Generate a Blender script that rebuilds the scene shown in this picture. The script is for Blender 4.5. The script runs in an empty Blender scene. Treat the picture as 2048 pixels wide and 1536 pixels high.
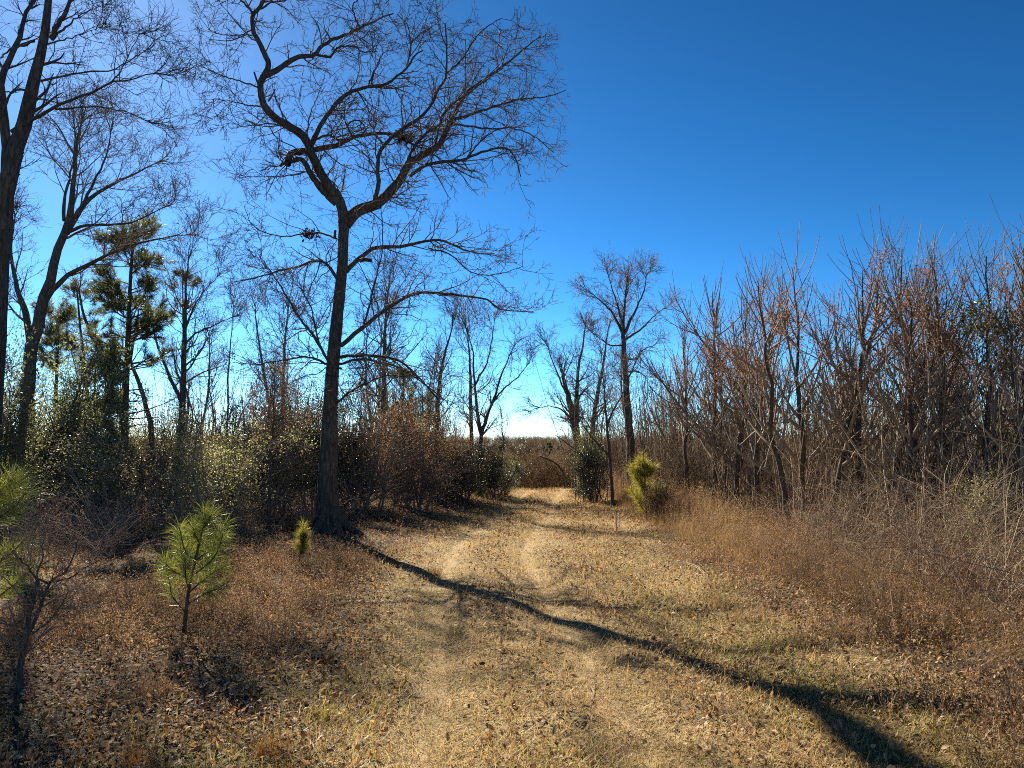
import bpy, math
import numpy as np
from mathutils import Vector

# ------------------------------------------------------------------ camera, sky, sun, exposure
SC = bpy.context.scene
COL = SC.collection
F = 1518.0                      # focal length in pixels of the 2048 px wide photograph
PITCH = math.radians(4.7)
CAM_H = 1.6
cam = bpy.data.cameras.new('camera')
cam.sensor_width = 36.0
cam.lens = 36.0 * F / 2048.0
cam.clip_start = 0.05
cam.clip_end = 3000
camo = bpy.data.objects.new('camera', cam)
COL.objects.link(camo)
camo.location = (0, 0, CAM_H)
camo.rotation_euler = (math.pi / 2 + PITCH, 0, 0)
SC.camera = camo

SUN_EL = math.radians(30.5)
SUN_AZ = math.radians(-29.8)    # from +Y, negative = towards -X
world = bpy.data.worlds.new('World')
SC.world = world
world.use_nodes = True
wn = world.node_tree
wn.nodes.clear()
sky = wn.nodes.new('ShaderNodeTexSky')
sky.sky_type = 'NISHITA'
sky.sun_disc = False
sky.sun_elevation = SUN_EL
sky.sun_rotation = SUN_AZ
sky.altitude = 100
sky.air_density = 0.6
sky.dust_density = 0.11
sky.ozone_density = 3.0
hs = wn.nodes.new('ShaderNodeHueSaturation')
hs.inputs['Saturation'].default_value = 1.2
hs.inputs['Value'].default_value = 0.585
hs.inputs['Hue'].default_value = 0.483
gm_ = wn.nodes.new('ShaderNodeGamma')
gm_.inputs['Gamma'].default_value = 1.5
bg = wn.nodes.new('ShaderNodeBackground')
bg.inputs['Strength'].default_value = 0.05
wo = wn.nodes.new('ShaderNodeOutputWorld')
wn.links.new(sky.outputs[0], hs.inputs['Color'])
wn.links.new(hs.outputs[0], gm_.inputs['Color'])
wn.links.new(gm_.outputs[0], bg.inputs['Color'])
wn.links.new(bg.outputs[0], wo.inputs['Surface'])

sun = bpy.data.lights.new('sun', 'SUN')
sun.energy = 5.0
sun.angle = math.radians(0.5)
sun.color = (1.0, 0.90, 0.74)
suno = bpy.data.objects.new('sun', sun)
COL.objects.link(suno)
SV = Vector((math.sin(SUN_AZ) * math.cos(SUN_EL), math.cos(SUN_AZ) * math.cos(SUN_EL), math.sin(SUN_EL)))
suno.rotation_euler = SV.to_track_quat('Z', 'Y').to_euler()
suno.location = SV * 60

SC.view_settings.view_transform = 'Standard'
SC.view_settings.look = 'None'
SC.view_settings.gamma = 1.0
SC.view_settings.use_curve_mapping = False
SC.view_settings.exposure = 1.65
SC.render.engine = 'CYCLES'
SC.cycles.max_bounces = 6
SC.cycles.diffuse_bounces = 4
SC.cycles.glossy_bounces = 2
SC.cycles.transmission_bounces = 4
SC.cycles.transparent_max_bounces = 8
SC.cycles.use_denoising = False
SC.cycles.pixel_filter_type = 'BLACKMAN_HARRIS'
SC.cycles.filter_width = 1.0

# ------------------------------------------------------------------ terrain height
RNG = np.random.default_rng(7)
_ph = RNG.uniform(0, 6.28, (14, 2))
_fr = RNG.normal(0, 1, (14, 2))


def bump_noise(x, y, scale):
    v = 0
    for i in range(14):
        k = (1 + i * 0.35) / scale
        v = v + np.sin((x * _fr[i, 0] + y * _fr[i, 1]) * k + _ph[i, 0]) / (1 + i * 0.35)
    return v / 3.0


_cy = np.array([-30, 0, 4.75, 7.1, 11.6, 14, 16.5, 20, 25, 30, 60])
_cx = np.array([0.6, 0.3, 0.10, -0.14, -0.36, -0.20, 0.15, 0.48, 0.92, 1.5, 6.0])


def track_c(y):
    return np.interp(y, _cy, _cx)


def sstep(a, b, v):
    t = np.clip((v - a) / (b - a), 0, 1)
    return t * t * (3 - 2 * t)


def terrain(x, y):
    x = np.asarray(x, float)
    y = np.asarray(y, float)
    d = x - track_c(y)
    z = 0.035 * bump_noise(x, y, 1.6) + 0.02 * bump_noise(x + 31, y - 17, 0.5)
    far = sstep(22, 34, y)
    for s in (-0.56, 0.56):
        z = z - 0.045 * np.exp(-((d - s) / 0.2) ** 2) * (1 - far)
    z = z + 0.10 * sstep(1.2, 3.2, np.abs(d)) * (1 - far)
    z = z - 2.4 * sstep(26, 62, y) - 2.2 * sstep(60, 150, y)
    z = z + 0.3 * bump_noise(x, y, 22) * sstep(40, 90, y)
    z = z + 7.0 * sstep(260, 520, y) * (1 + 0.25 * bump_noise(x, y, 90))
    return z


def ray(px, py):
    u, v = (px - 1024) / F, (768 - py) / F
    return u, math.cos(PITCH) - v * math.sin(PITCH), math.sin(PITCH) + v * math.cos(PITCH)


def P(px, py, Y):
    """world point on the vertical plane at distance Y that is seen at this pixel of the photograph"""
    u, f, w = ray(px, py)
    return np.array([u * Y / f, Y, CAM_H + w * Y / f])


def G(px, py):
    """point of the ground seen at this pixel"""
    u, f, w = ray(px, py)
    z = 0.0
    for _ in range(6):
        t = (z - CAM_H) / w
        z = float(terrain(u * t, f * t))
    return np.array([u * t, f * t, z])


def onground(x, y):
    return np.array([x, y, float(terrain(x, y))])


# ------------------------------------------------------------------ objects
def tag(o, label=None, cat=None, group=None, kind=None):
    if label: o['label'] = label
    if cat: o['category'] = cat
    if group: o['group'] = group
    if kind: o['kind'] = kind
    return o


def obj(name, me, parent=None):
    o = bpy.data.objects.new(name, me)
    COL.objects.link(o)
    if parent is not None:
        o.parent = parent
    return o


def thing(name, loc, label, cat, group=None):
    e = bpy.data.objects.new(name, None)
    e.empty_display_size = 0.2
    e.location = [float(c) for c in loc]
    COL.objects.link(e)
    return tag(e, label, cat, group)


def mesh(name, V, Fq, mat, smooth=True, Ft=None):
    """V (n,3); Fq (m,4) quads and/or Ft (k,3) triangles -> Mesh, through foreach_set"""
    me = bpy.data.meshes.new(name)
    Fq = np.zeros((0, 4), int) if Fq is None else np.asarray(Fq, int).reshape(-1, 4)
    Ft = np.zeros((0, 3), int) if Ft is None else np.asarray(Ft, int).reshape(-1, 3)
    me.vertices.add(len(V))
    me.vertices.foreach_set('co', np.ascontiguousarray(V, np.float32).ravel())
    nl = Fq.size + Ft.size
    me.loops.add(nl)
    me.loops.foreach_set('vertex_index', np.concatenate([Fq.ravel(), Ft.ravel()]).astype(np.int32))
    me.polygons.add(len(Fq) + len(Ft))
    st = np.concatenate([np.arange(len(Fq)) * 4, len(Fq) * 4 + np.arange(len(Ft)) * 3]).astype(np.int32)
    me.polygons.foreach_set('loop_start', st)
    me.polygons.foreach_set('use_smooth', np.full(len(Fq) + len(Ft), smooth))
    if mat is not None:
        for m in (mat if isinstance(mat, (list, tuple)) else [mat]):
            me.materials.append(m)
    me.update(calc_edges=True)
    return me


def norm(a):
    return a / np.maximum(np.linalg.norm(a, axis=-1, keepdims=True), 1e-9)


def resample(pts, K):
    """smooth (Catmull-Rom) through the points, K samples at equal arc length"""
    p = np.asarray(pts, float)
    if len(p) > 2:
        q = np.vstack([2 * p[0] - p[1], p, 2 * p[-1] - p[-2]])
        t = np.linspace(0, 1, 8, endpoint=False)[:, None]
        out = []
        for i in range(1, len(q) - 2):
            a, b, c, d = q[i - 1], q[i], q[i + 1], q[i + 2]
            out.append(0.5 * (2 * b + (c - a) * t + (2 * a - 5 * b + 4 * c - d) * t ** 2 + (3 * b - a - 3 * c + d) * t ** 3))
        p = np.vstack(out + [p[-1:]])
    s = np.concatenate([[0], np.cumsum(np.linalg.norm(np.diff(p, axis=0), axis=1))])
    u = np.linspace(0, s[-1], K)
    return np.stack([np.interp(u, s, p[:, k]) for k in range(p.shape[1])], 1)


class Wood:
    """collects tubes and turns them into one mesh"""
    def __init__(s):
        s.V, s.F, s.T, s.n = [], [], [], 0

    def add(s, Pn, R, S=3, rough=0.0, rng=None):
        Pn = np.asarray(Pn, float)
        R = np.asarray(R, float)
        if Pn.ndim == 2: Pn, R = Pn[None], R[None]
        N, K, _ = Pn.shape
        if N == 0: return
        T = norm(np.gradient(Pn, axis=1))
        md = np.abs(norm(Pn[:, -1] - Pn[:, 0]))
        ax = np.eye(3)[np.argmin(md, axis=1)][:, None, :]
        A = norm(np.cross(T, ax))
        B = np.cross(T, A)
        th = np.arange(S) * 2 * np.pi / S
        Rr = R[:, :, None, None]
        if rough:
            Rr = Rr * (1 + rough * rng.normal(0, 1, (N, K, S, 1)))
        ring = Pn[:, :, None, :] + Rr * (A[:, :, None, :] * np.cos(th)[:, None] + B[:, :, None, :] * np.sin(th)[:, None])
        idx = s.n + np.arange(N * K * S).reshape(N, K, S)
        a, b = idx[:, :-1], idx[:, 1:]
        q = np.stack([a, np.roll(a, -1, 2), np.roll(b, -1, 2), b], -1).reshape(-1, 4)
        s.V.append(ring.reshape(-1, 3))
        s.F.append(q)
        s.n += N * K * S
        if S > 4:                                   # end cap
            tip = s.n + np.arange(N)
            s.V.append(Pn[:, -1] + T[:, -1] * R[:, -1:] * 0.6)
            last = idx[:, -1]
            t = np.stack([last, np.roll(last, -1, 1), np.repeat(tip[:, None], S, 1)], -1).reshape(-1, 3)
            s.T.append(t)
            s.n += N

    def build(s, name, mat, origin=(0, 0, 0)):
        V = np.vstack(s.V) - np.asarray(origin, float)
        return mesh(name, V, np.vstack(s.F), mat, True, np.vstack(s.T) if s.T else None)


def spawn(Pp, Rp, counts, rng, t=(0.15, 1.0), ang=(35, 65), length=(0.4, 1.0), taper_len=0.6, K=4, wig=0.15,
          trop=(0, 0, 0.1), rad=0.55, rtip=0.35, rmin=0.002, flat=None, rmax=9):
    """side branches on every parent: Pp (N,K0,3), Rp (N,K0)"""
    N, K0, _ = Pp.shape
    pi = np.repeat(np.arange(N), counts)
    M = len(pi)
    if M == 0: return np.zeros((0, K, 3)), np.zeros((0, K))
    tt = rng.uniform(t[0], t[1], M)
    f = tt * (K0 - 1)
    i0 = np.minimum(f.astype(int), K0 - 2)
    fr = (f - i0)[:, None]
    p0 = Pp[pi, i0] * (1 - fr) + Pp[pi, i0 + 1] * fr
    tg = norm(Pp[pi, i0 + 1] - Pp[pi, i0])
    r0 = Rp[pi, i0] * (1 - fr[:, 0]) + Rp[pi, i0 + 1] * fr[:, 0]
    rv = rng.normal(0, 1, (M, 3))
    if flat is not None: rv = rv * np.asarray(flat)
    side = norm(rv - (rv * tg).sum(1, keepdims=True) * tg)
    a = np.radians(rng.uniform(ang[0], ang[1], M))[:, None]
    d = norm(tg * np.cos(a) + side * np.sin(a))
    L = rng.uniform(length[0], length[1], M) * (1 - taper_len * tt)
    step = (L / (K - 1))[:, None]
    tr = np.asarray(trop, float)
    out = [p0]
    for k in range(K - 1):
        out.append(out[-1] + d * step)
        d = norm(d + rng.normal(0, wig, (M, 3)) + tr)
    Pc = np.stack(out, 1)
    rs = np.clip(r0 * rad, rmin, rmax)
    prof = np.linspace(1, rtip, K)[None]
    Rc = np.maximum(rs[:, None] * prof, rmin * 0.6)
    return Pc, Rc


def lens(Pn):
    return np.linalg.norm(np.diff(Pn, axis=1), axis=2).sum(1)


# ------------------------------------------------------------------ materials
def nodemat(name):
    m = bpy.data.materials.new(name)
    m.use_nodes = True
    nt = m.node_tree
    nt.nodes.clear()
    out = nt.nodes.new('ShaderNodeOutputMaterial')
    return m, nt, out


def N_(nt, t, **kw):
    n = nt.nodes.new(t)
    for k, v in kw.items():
        if k in n.inputs.keys(): n.inputs[k].default_value = v
        else: setattr(n, k, v)
    return n


def ramp(nt, fac, cols):
    r = nt.nodes.new('ShaderNodeValToRGB')
    while len(r.color_ramp.elements) < len(cols):
        r.color_ramp.elements.new(0.5)
    for e, (p, c) in zip(r.color_ramp.elements, cols):
        e.position = p
        e.color = (*c, 1)
    nt.links.new(fac, r.inputs[0])
    return r.outputs[0]


def bark(name, dark, light, scale=9.0, bump=0.6, stretch=0.22, rough=0.95):
    m, nt, out = nodemat(name)
    tc = N_(nt, 'ShaderNodeTexCoord')
    mp = N_(nt, 'ShaderNodeMapping')
    mp.inputs['Scale'].default_value = (1, 1, stretch)
    nt.links.new(tc.outputs['Object'], mp.inputs['Vector'])
    n1 = N_(nt, 'ShaderNodeTexNoise', Scale=scale * 2.5, Detail=5.0, Roughness=0.65)
    v = N_(nt, 'ShaderNodeTexVoronoi', Scale=scale * 2.2)
    v.feature = 'DISTANCE_TO_EDGE'
    n2 = N_(nt, 'ShaderNodeTexNoise', Scale=2.0, Detail=3.0)
    nt.links.new(mp.outputs[0], n1.inputs['Vector'])
    nt.links.new(mp.outputs[0], v.inputs['Vector'])
    nt.links.new(tc.outputs['Object'], n2.inputs['Vector'])
    mul = N_(nt, 'ShaderNodeMath', operation='MULTIPLY_ADD')
    nt.links.new(v.outputs['Distance'], mul.inputs[0])
    mul.inputs[1].default_value = 0.9
    nt.links.new(n1.outputs['Fac'], mul.inputs[2])
    c = ramp(nt, mul.outputs[0], [(0.38, dark), (0.85, light)])
    mx = N_(nt, 'ShaderNodeMix', data_type='RGBA', blend_type='MULTIPLY')
    mx.inputs[0].default_value = 0.6
    nt.links.new(c, mx.inputs[6])
    nt.links.new(ramp(nt, n2.outputs['Fac'], [(0.3, (0.6, 0.6, 0.62)), (0.7, (1.15, 1.1, 1.0))]), mx.inputs[7])
    b = N_(nt, 'ShaderNodeBump', Strength=bump, Distance=0.03)
    nt.links.new(mul.outputs[0], b.inputs['Height'])
    bs = N_(nt, 'ShaderNodeBsdfPrincipled', Roughness=rough)
    bs.inputs['Specular IOR Level'].default_value = 0.25
    nt.links.new(mx.outputs[2], bs.inputs['Base Color'])
    nt.links.new(b.outputs[0], bs.inputs['Normal'])
    nt.links.new(bs.outputs[0], out.inputs[0])
    return m


def twigmat(name, a, b, rough=0.7, spec=0.3, scale=3.0):
    rough, spec = 0.9, spec * 0.35
    m, nt, out = nodemat(name)
    tc = N_(nt, 'ShaderNodeTexCoord')
    oi = N_(nt, 'ShaderNodeObjectInfo')
    n = N_(nt, 'ShaderNodeTexNoise', Scale=scale, Detail=3.0)
    nt.links.new(tc.outputs['Object'], n.inputs['Vector'])
    ad = N_(nt, 'ShaderNodeMath', operation='MULTIPLY_ADD')
    nt.links.new(oi.outputs['Random'], ad.inputs[0])
    ad.inputs[1].default_value = 0.35
    nt.links.new(n.outputs['Fac'], ad.inputs[2])
    c = ramp(nt, ad.outputs[0], [(0.4, a), (0.95, b)])
    bs = N_(nt, 'ShaderNodeBsdfPrincipled', Roughness=rough)
    bs.inputs['Specular IOR Level'].default_value = spec
    nt.links.new(c, bs.inputs['Base Color'])
    nt.links.new(bs.outputs[0], out.inputs[0])
    return m


def leafmat(name, cols, trans=0.35, rough=0.4, spec=0.5, scale=4.0, byobj=0.0, tint=(1.0, 1.0, 0.6)):
    """cols: ramp colours; varies with a fine noise and, for instances, per instance"""
    m, nt, out = nodemat(name)
    oi = N_(nt, 'ShaderNodeObjectInfo')
    if byobj < 1:
        tc = N_(nt, 'ShaderNodeTexCoord')
        n = N_(nt, 'ShaderNodeTexWhiteNoise')
        n.noise_dimensions = '3D'
        sn = N_(nt, 'ShaderNodeVectorMath', operation='SNAP')
        nt.links.new(tc.outputs['Object'], sn.inputs[0])
        sn.inputs[1].default_value = (1 / scale / 4,) * 3
        nt.links.new(sn.outputs[0], n.inputs['Vector'])
        mixv = N_(nt, 'ShaderNodeMix', data_type='FLOAT')
        mixv.inputs[0].default_value = byobj
        nt.links.new(n.outputs['Value'], mixv.inputs[2])
        nt.links.new(oi.outputs['Random'], mixv.inputs[3])
        fac = mixv.outputs[0]
    else:
        fac = oi.outputs['Random']
    k = len(cols) - 1
    c = ramp(nt, fac, [(i / k, q) for i, q in enumerate(cols)])
    bs = N_(nt, 'ShaderNodeBsdfPrincipled', Roughness=rough)
    bs.inputs['Specular IOR Level'].default_value = spec
    nt.links.new(c, bs.inputs['Base Color'])
    tr = N_(nt, 'ShaderNodeBsdfTranslucent')
    mt = N_(nt, 'ShaderNodeMix', data_type='RGBA', blend_type='MULTIPLY')
    mt.inputs[0].default_value = 1.0
    nt.links.new(c, mt.inputs[6])
    mt.inputs[7].default_value = (tint[0] * 1.6, tint[1] * 1.6, tint[2] * 1.6, 1)
    nt.links.new(mt.outputs[2], tr.inputs['Color'])
    ms = N_(nt, 'ShaderNodeMixShader')
    ms.inputs[0].default_value = trans
    nt.links.new(bs.outputs[0], ms.inputs[1])
    nt.links.new(tr.outputs[0], ms.inputs[2])
    nt.links.new(ms.outputs[0], out.inputs[0])
    return m


M_OAK = bark('oak_bark', (0.030, 0.024, 0.020), (0.135, 0.105, 0.085), 9, 0.9)
M_BARK = bark('grey_bark', (0.035, 0.029, 0.024), (0.15, 0.12, 0.095), 12, 0.7)
M_PINEBARK = bark('pine_bark', (0.035, 0.025, 0.020), (0.16, 0.105, 0.075), 10, 0.8, 0.4)
M_TWIG = twigmat('oak_twig', (0.060, 0.045, 0.038), (0.15, 0.115, 0.09))
M_TWIG2 = twigmat('grey_twig', (0.09, 0.072, 0.06), (0.25, 0.195, 0.15))
M_SAP = twigmat('sapling_bark', (0.10, 0.078, 0.06), (0.36, 0.27, 0.195), 0.65, 0.35)
M_SAPTRUNK = bark('sapling_trunk_bark', (0.035, 0.028, 0.024), (0.15, 0.115, 0.09), 20, 0.5)
M_CANE = twigmat('cane_bark', (0.13, 0.095, 0.066), (0.42, 0.32, 0.21), 0.6, 0.4)
M_BRAMBLE = twigmat('bramble_bark', (0.13, 0.07, 0.052), (0.38, 0.25, 0.165), 0.6, 0.3)
M_SEED = leafmat('seed_husk', [(0.11, 0.05, 0.028), (0.25, 0.125, 0.065), (0.42, 0.24, 0.13)], 0.35, 0.7, 0.15, 12, tint=(.8, .7, .55))
M_NEEDLE = leafmat('pine_needle', [(0.08, 0.10, 0.025), (0.18, 0.20, 0.05), (0.34, 0.335, 0.11)], 0.5, 0.36, 0.45, 6, 0.2, (.95, .95, .55))
M_NEEDLEY = leafmat('yellow_needle', [(0.12, 0.125, 0.025), (0.22, 0.205, 0.045), (0.36, 0.31, 0.09)], 0.45, 0.45, 0.3, 6, 0.2, (.9, .85, .5))
M_NEEDLED = leafmat('dark_needle', [(0.04, 0.048, 0.022), (0.085, 0.095, 0.04), (0.19, 0.18, 0.085)], 0.4, 0.5, 0.3, 4, 0.2)
M_HOLLY = leafmat('evergreen_leaf', [(0.045, 0.055, 0.035), (0.10, 0.108, 0.064), (0.24, 0.235, 0.15)], 0.5, 0.40, 0.5, 14, 0.1)
M_PRIVET = leafmat('olive_leaf', [(0.10, 0.102, 0.052), (0.19, 0.182, 0.095), (0.36, 0.32, 0.19)], 0.55, 0.42, 0.45, 14, 0.1)
M_RUSSET = leafmat('russet_leaf', [(0.10, 0.06, 0.035), (0.20, 0.125, 0.07), (0.31, 0.22, 0.13)], 0.4, 0.6, 0.3, 14, 0.1, (1, .85, .6))
M_VINE = leafmat('vine_leaf', [(0.02, 0.045, 0.010), (0.05, 0.085, 0.018), (0.13, 0.16, 0.03)], 0.4, 0.25, 0.6, 10, 0.1)
M_DEADLEAF = leafmat('dead_leaf', [(0.06, 0.036, 0.02), (0.15, 0.095, 0.05), (0.26, 0.172, 0.09), (0.38, 0.265, 0.15), (0.54, 0.41, 0.25)], 0.25, 0.7, 0.2, 4, 1.0, (1, .8, .5))
M_STRAW = leafmat('dead_grass', [(0.27, 0.185, 0.085), (0.46, 0.34, 0.17), (0.62, 0.49, 0.28)], 0.3, 0.7, 0.15, 20, 0.5, (1, .9, .6))
M_GREENGRASS = leafmat('green_grass', [(0.13, 0.13, 0.03), (0.26, 0.235, 0.06), (0.40, 0.34, 0.12)], 0.35, 0.5, 0.3, 20, 0.5)
M_RUST = leafmat('rust_weed', [(0.15, 0.092, 0.05), (0.29, 0.195, 0.11), (0.50, 0.38, 0.24)], 0.3, 0.65, 0.25, 16, 0.5, (1, .85, .66))
M_BRAMBLELEAF = leafmat('bramble_leaf', [(0.045, 0.025, 0.022), (0.12, 0.065, 0.05), (0.24, 0.15, 0.105)], 0.3, 0.6, 0.3, 16, 0.3, (.9, .75, .6))
M_NEST = leafmat('nest_leaf', [(0.02, 0.013, 0.008), (0.05, 0.032, 0.02), (0.09, 0.06, 0.035)], 0.05, 0.8, 0.1)
M_TALL = leafmat('tall_grass', [(0.17, 0.105, 0.052), (0.31, 0.21, 0.11), (0.47, 0.36, 0.21)], 0.3, 0.6, 0.3, 8, 0.5, (1, .85, .55))
M_TUSSOCK = leafmat('orange_grass', [(0.20, 0.10, 0.035), (0.34, 0.19, 0.06), (0.46, 0.32, 0.13)], 0.25, 0.65, 0.2, 30, 0.0, (1.1, .8, .4))
M_FAR = leafmat('far_twigs', [(0.17, 0.125, 0.075), (0.27, 0.20, 0.12), (0.36, 0.27, 0.165)], 0.3, 0.9, 0.2, 1, 0.7, (1, .9, .7))
M_FARGREEN = leafmat('far_needles', [(0.03, 0.045, 0.02), (0.05, 0.07, 0.03)], 0.2, 0.7, 0.2, 1, 0.5)


def groundmat():
    m, nt, out = nodemat('ground_soil')
    tc = N_(nt, 'ShaderNodeTexCoord')
    at = N_(nt, 'ShaderNodeVertexColor')
    at.layer_name = 'zone'
    sp = N_(nt, 'ShaderNodeSeparateColor')
    nt.links.new(at.outputs[0], sp.inputs[0])
    n1 = N_(nt, 'ShaderNodeTexNoise', Scale=1.7, Detail=6.0, Roughness=0.7)
    n2 = N_(nt, 'ShaderNodeTexNoise', Scale=38.0, Detail=6.0, Roughness=0.75)
    v = N_(nt, 'ShaderNodeTexVoronoi', Scale=26.0)
    for n in (n1, n2, v): nt.links.new(tc.outputs['Object'], n.inputs['Vector'])
    litter = ramp(nt, n2.outputs['Fac'], [(0.34, (0.022, 0.014, 0.009)), (0.52, (0.085, 0.055, 0.032)), (0.72, (0.27, 0.19, 0.11))])
    straw = ramp(nt, n2.outputs['Fac'], [(0.30, (0.075, 0.05, 0.022)), (0.5, (0.30, 0.22, 0.105)), (0.70, (0.56, 0.44, 0.24))])
    rust = ramp(nt, n2.outputs['Fac'], [(0.34, (0.03, 0.018, 0.01)), (0.55, (0.13, 0.075, 0.04)), (0.75, (0.32, 0.21, 0.115))])
    green = ramp(nt, n2.outputs['Fac'], [(0.34, (0.03, 0.026, 0.01)), (0.55, (0.12, 0.10, 0.03)), (0.75, (0.30, 0.25, 0.10))])

    def mixc(a, b, fac):
        x = N_(nt, 'ShaderNodeMix', data_type='RGBA')
        ms = N_(nt, 'ShaderNodeMath', operation='MULTIPLY_ADD', use_clamp=True)
        wob = N_(nt, 'ShaderNodeMath', operation='MULTIPLY_ADD')
        nt.links.new(n1.outputs['Fac'], wob.inputs[0])
        wob.inputs[1].default_value = 1.4
        wob.inputs[2].default_value = -0.7
        nt.links.new(fac, ms.inputs[0])
        ms.inputs[1].default_value = 1.2
        nt.links.new(wob.outputs[0], ms.inputs[2])
        nt.links.new(ms.outputs[0], x.inputs[0])
        nt.links.new(a, x.inputs[6])
        nt.links.new(b, x.inputs[7])
        return x.outputs[2]
    c = mixc(litter, straw, sp.outputs[0])
    c = mixc(c, rust, sp.outputs[1])
    c = mixc(c, green, sp.outputs[2])
    bs = N_(nt, 'ShaderNodeBsdfPrincipled', Roughness=0.95)
    bs.inputs['Specular IOR Level'].default_value = 0.15
    nt.links.new(c, bs.inputs['Base Color'])
    hsum = N_(nt, 'ShaderNodeMath', operation='ADD')
    nt.links.new(n2.outputs['Fac'], hsum.inputs[0])
    nt.links.new(v.outputs['Distance'], hsum.inputs[1])
    b = N_(nt, 'ShaderNodeBump', Strength=0.9, Distance=0.04)
    nt.links.new(hsum.outputs[0], b.inputs['Height'])
    nt.links.new(b.outputs[0], bs.inputs['Normal'])
    nt.links.new(bs.outputs[0], out.inputs[0])
    return m


def zones(x, y):
    """straw, rust and green shares of the ground cover"""
    d = x - track_c(y)
    n = bump_noise(x * 1.0, y * 1.0, 0.9)
    n2 = bump_noise(x + 50, y + 9, 0.7)
    rut = np.exp(-((d + 0.56) / 0.30) ** 2) + np.exp(-((d - 0.56) / 0.30) ** 2)
    straw = np.clip(0.95 * rut + 0.55 * sstep(1.9, 1.0, np.abs(d)) + 0.55 * sstep(0.2, 0.8, d) * sstep(3.2, 2.2, d) + 0.25 * n, 0, 1)
    straw = np.clip(straw + 0.35 * sstep(-1.5, -0.9, d) * sstep(3.4, 2.4, d), 0, 1)
    straw = straw * (1 - 0.5 * sstep(28, 40, y)) * (1 - 0.9 * sstep(-2.2, -3.2, d)) * (1 - 0.4 * sstep(3.5, 5, d))
    rust = np.clip(sstep(-1.3, -2.0, d) * sstep(5.2, 6.5, y) * sstep(13, 10.5, y) * sstep(-5, -3.4, x) + 0.4 * n2 * (np.abs(d) > 1.6)
                   + (0.30 + 0.5 * n2) * sstep(2.0, 2.8, d) * sstep(30, 22, y), 0, 1)
    green = np.clip(0.34 * sstep(1.0, 1.6, d) * sstep(3.0, 2.0, d) * sstep(13, 9, y) + 0.5 * sstep(-0.6, -1.2, d) * sstep(-2.4, -1.4, d) * sstep(6.2, 5.2, y)
                    + 0.35 * n2, 0, 1) * sstep(24, 16, y)
    return straw, rust, green


# ------------------------------------------------------------------ ground and track
def axis(lo, hi, near, far, n):
    """coordinates dense inside [lo, hi], widening to +-far"""
    core = np.arange(lo, hi + 1e-6, near)
    up = hi + np.geomspace(near, far, n)
    return core, up


gx_core = np.arange(-9, 9.01, 0.14)
gx = np.concatenate([-9 - np.geomspace(0.25, 900, 46)[::-1], gx_core, 9 + np.geomspace(0.25, 900, 46)])
gy_core = np.arange(1, 30.01, 0.14)
gy = np.concatenate([1 - np.geomspace(0.25, 60, 24)[::-1], gy_core, 30 + np.geomspace(0.25, 1500, 90)])
X, Y = np.meshgrid(gx, gy)
Z = terrain(X, Y)
nx, ny = len(gx), len(gy)
ii = np.arange(nx * ny).reshape(ny, nx)
q = np.stack([ii[:-1, :-1], ii[:-1, 1:], ii[1:, 1:], ii[1:, :-1]], -1).reshape(-1, 4)
gm = mesh('ground', np.stack([X, Y, Z], -1).reshape(-1, 3), q, groundmat())
zs = np.stack([*zones(X.ravel(), Y.ravel()), np.ones(nx * ny)], -1).astype(np.float32)
ca = gm.color_attributes.new('zone', 'FLOAT_COLOR', 'POINT')
ca.data.foreach_set('color', zs.ravel())
tag(obj('ground', gm), kind='structure')


def trackmat():
    m, nt, out = nodemat('track_soil')
    tc = N_(nt, 'ShaderNodeTexCoord')
    n1 = N_(nt, 'ShaderNodeTexNoise', Scale=2.3, Detail=6.0, Roughness=0.7)
    n2 = N_(nt, 'ShaderNodeTexNoise', Scale=46.0, Detail=7.0, Roughness=0.75)
    for n in (n1, n2): nt.links.new(tc.outputs['Object'], n.inputs['Vector'])
    a = ramp(nt, n2.outputs['Fac'], [(0.30, (0.12, 0.08, 0.038)), (0.5, (0.34, 0.25, 0.12)), (0.68, (0.54, 0.43, 0.235))])
    b_ = ramp(nt, n2.outputs['Fac'], [(0.30, (0.14, 0.09, 0.05)), (0.5, (0.35, 0.245, 0.135)), (0.68, (0.53, 0.40, 0.24))])
    x = N_(nt, 'ShaderNodeMix', data_type='RGBA')
    nt.links.new(ramp(nt, n1.outputs['Fac'], [(0.42, (0, 0, 0)), (0.6, (1, 1, 1))]), x.inputs[0])
    nt.links.new(a, x.inputs[6])
    nt.links.new(b_, x.inputs[7])
    bs = N_(nt, 'ShaderNodeBsdfPrincipled', Roughness=0.95)
    bs.inputs['Specular IOR Level'].default_value = 0.15
    nt.links.new(x.outputs[2], bs.inputs['Base Color'])
    b = N_(nt, 'ShaderNodeBump', Strength=0.8, Distance=0.03)
    nt.links.new(n2.outputs['Fac'], b.inputs['Height'])
    nt.links.new(b.outputs[0], bs.inputs['Normal'])
    nt.links.new(bs.outputs[0], out.inputs[0])
    return m


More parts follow.
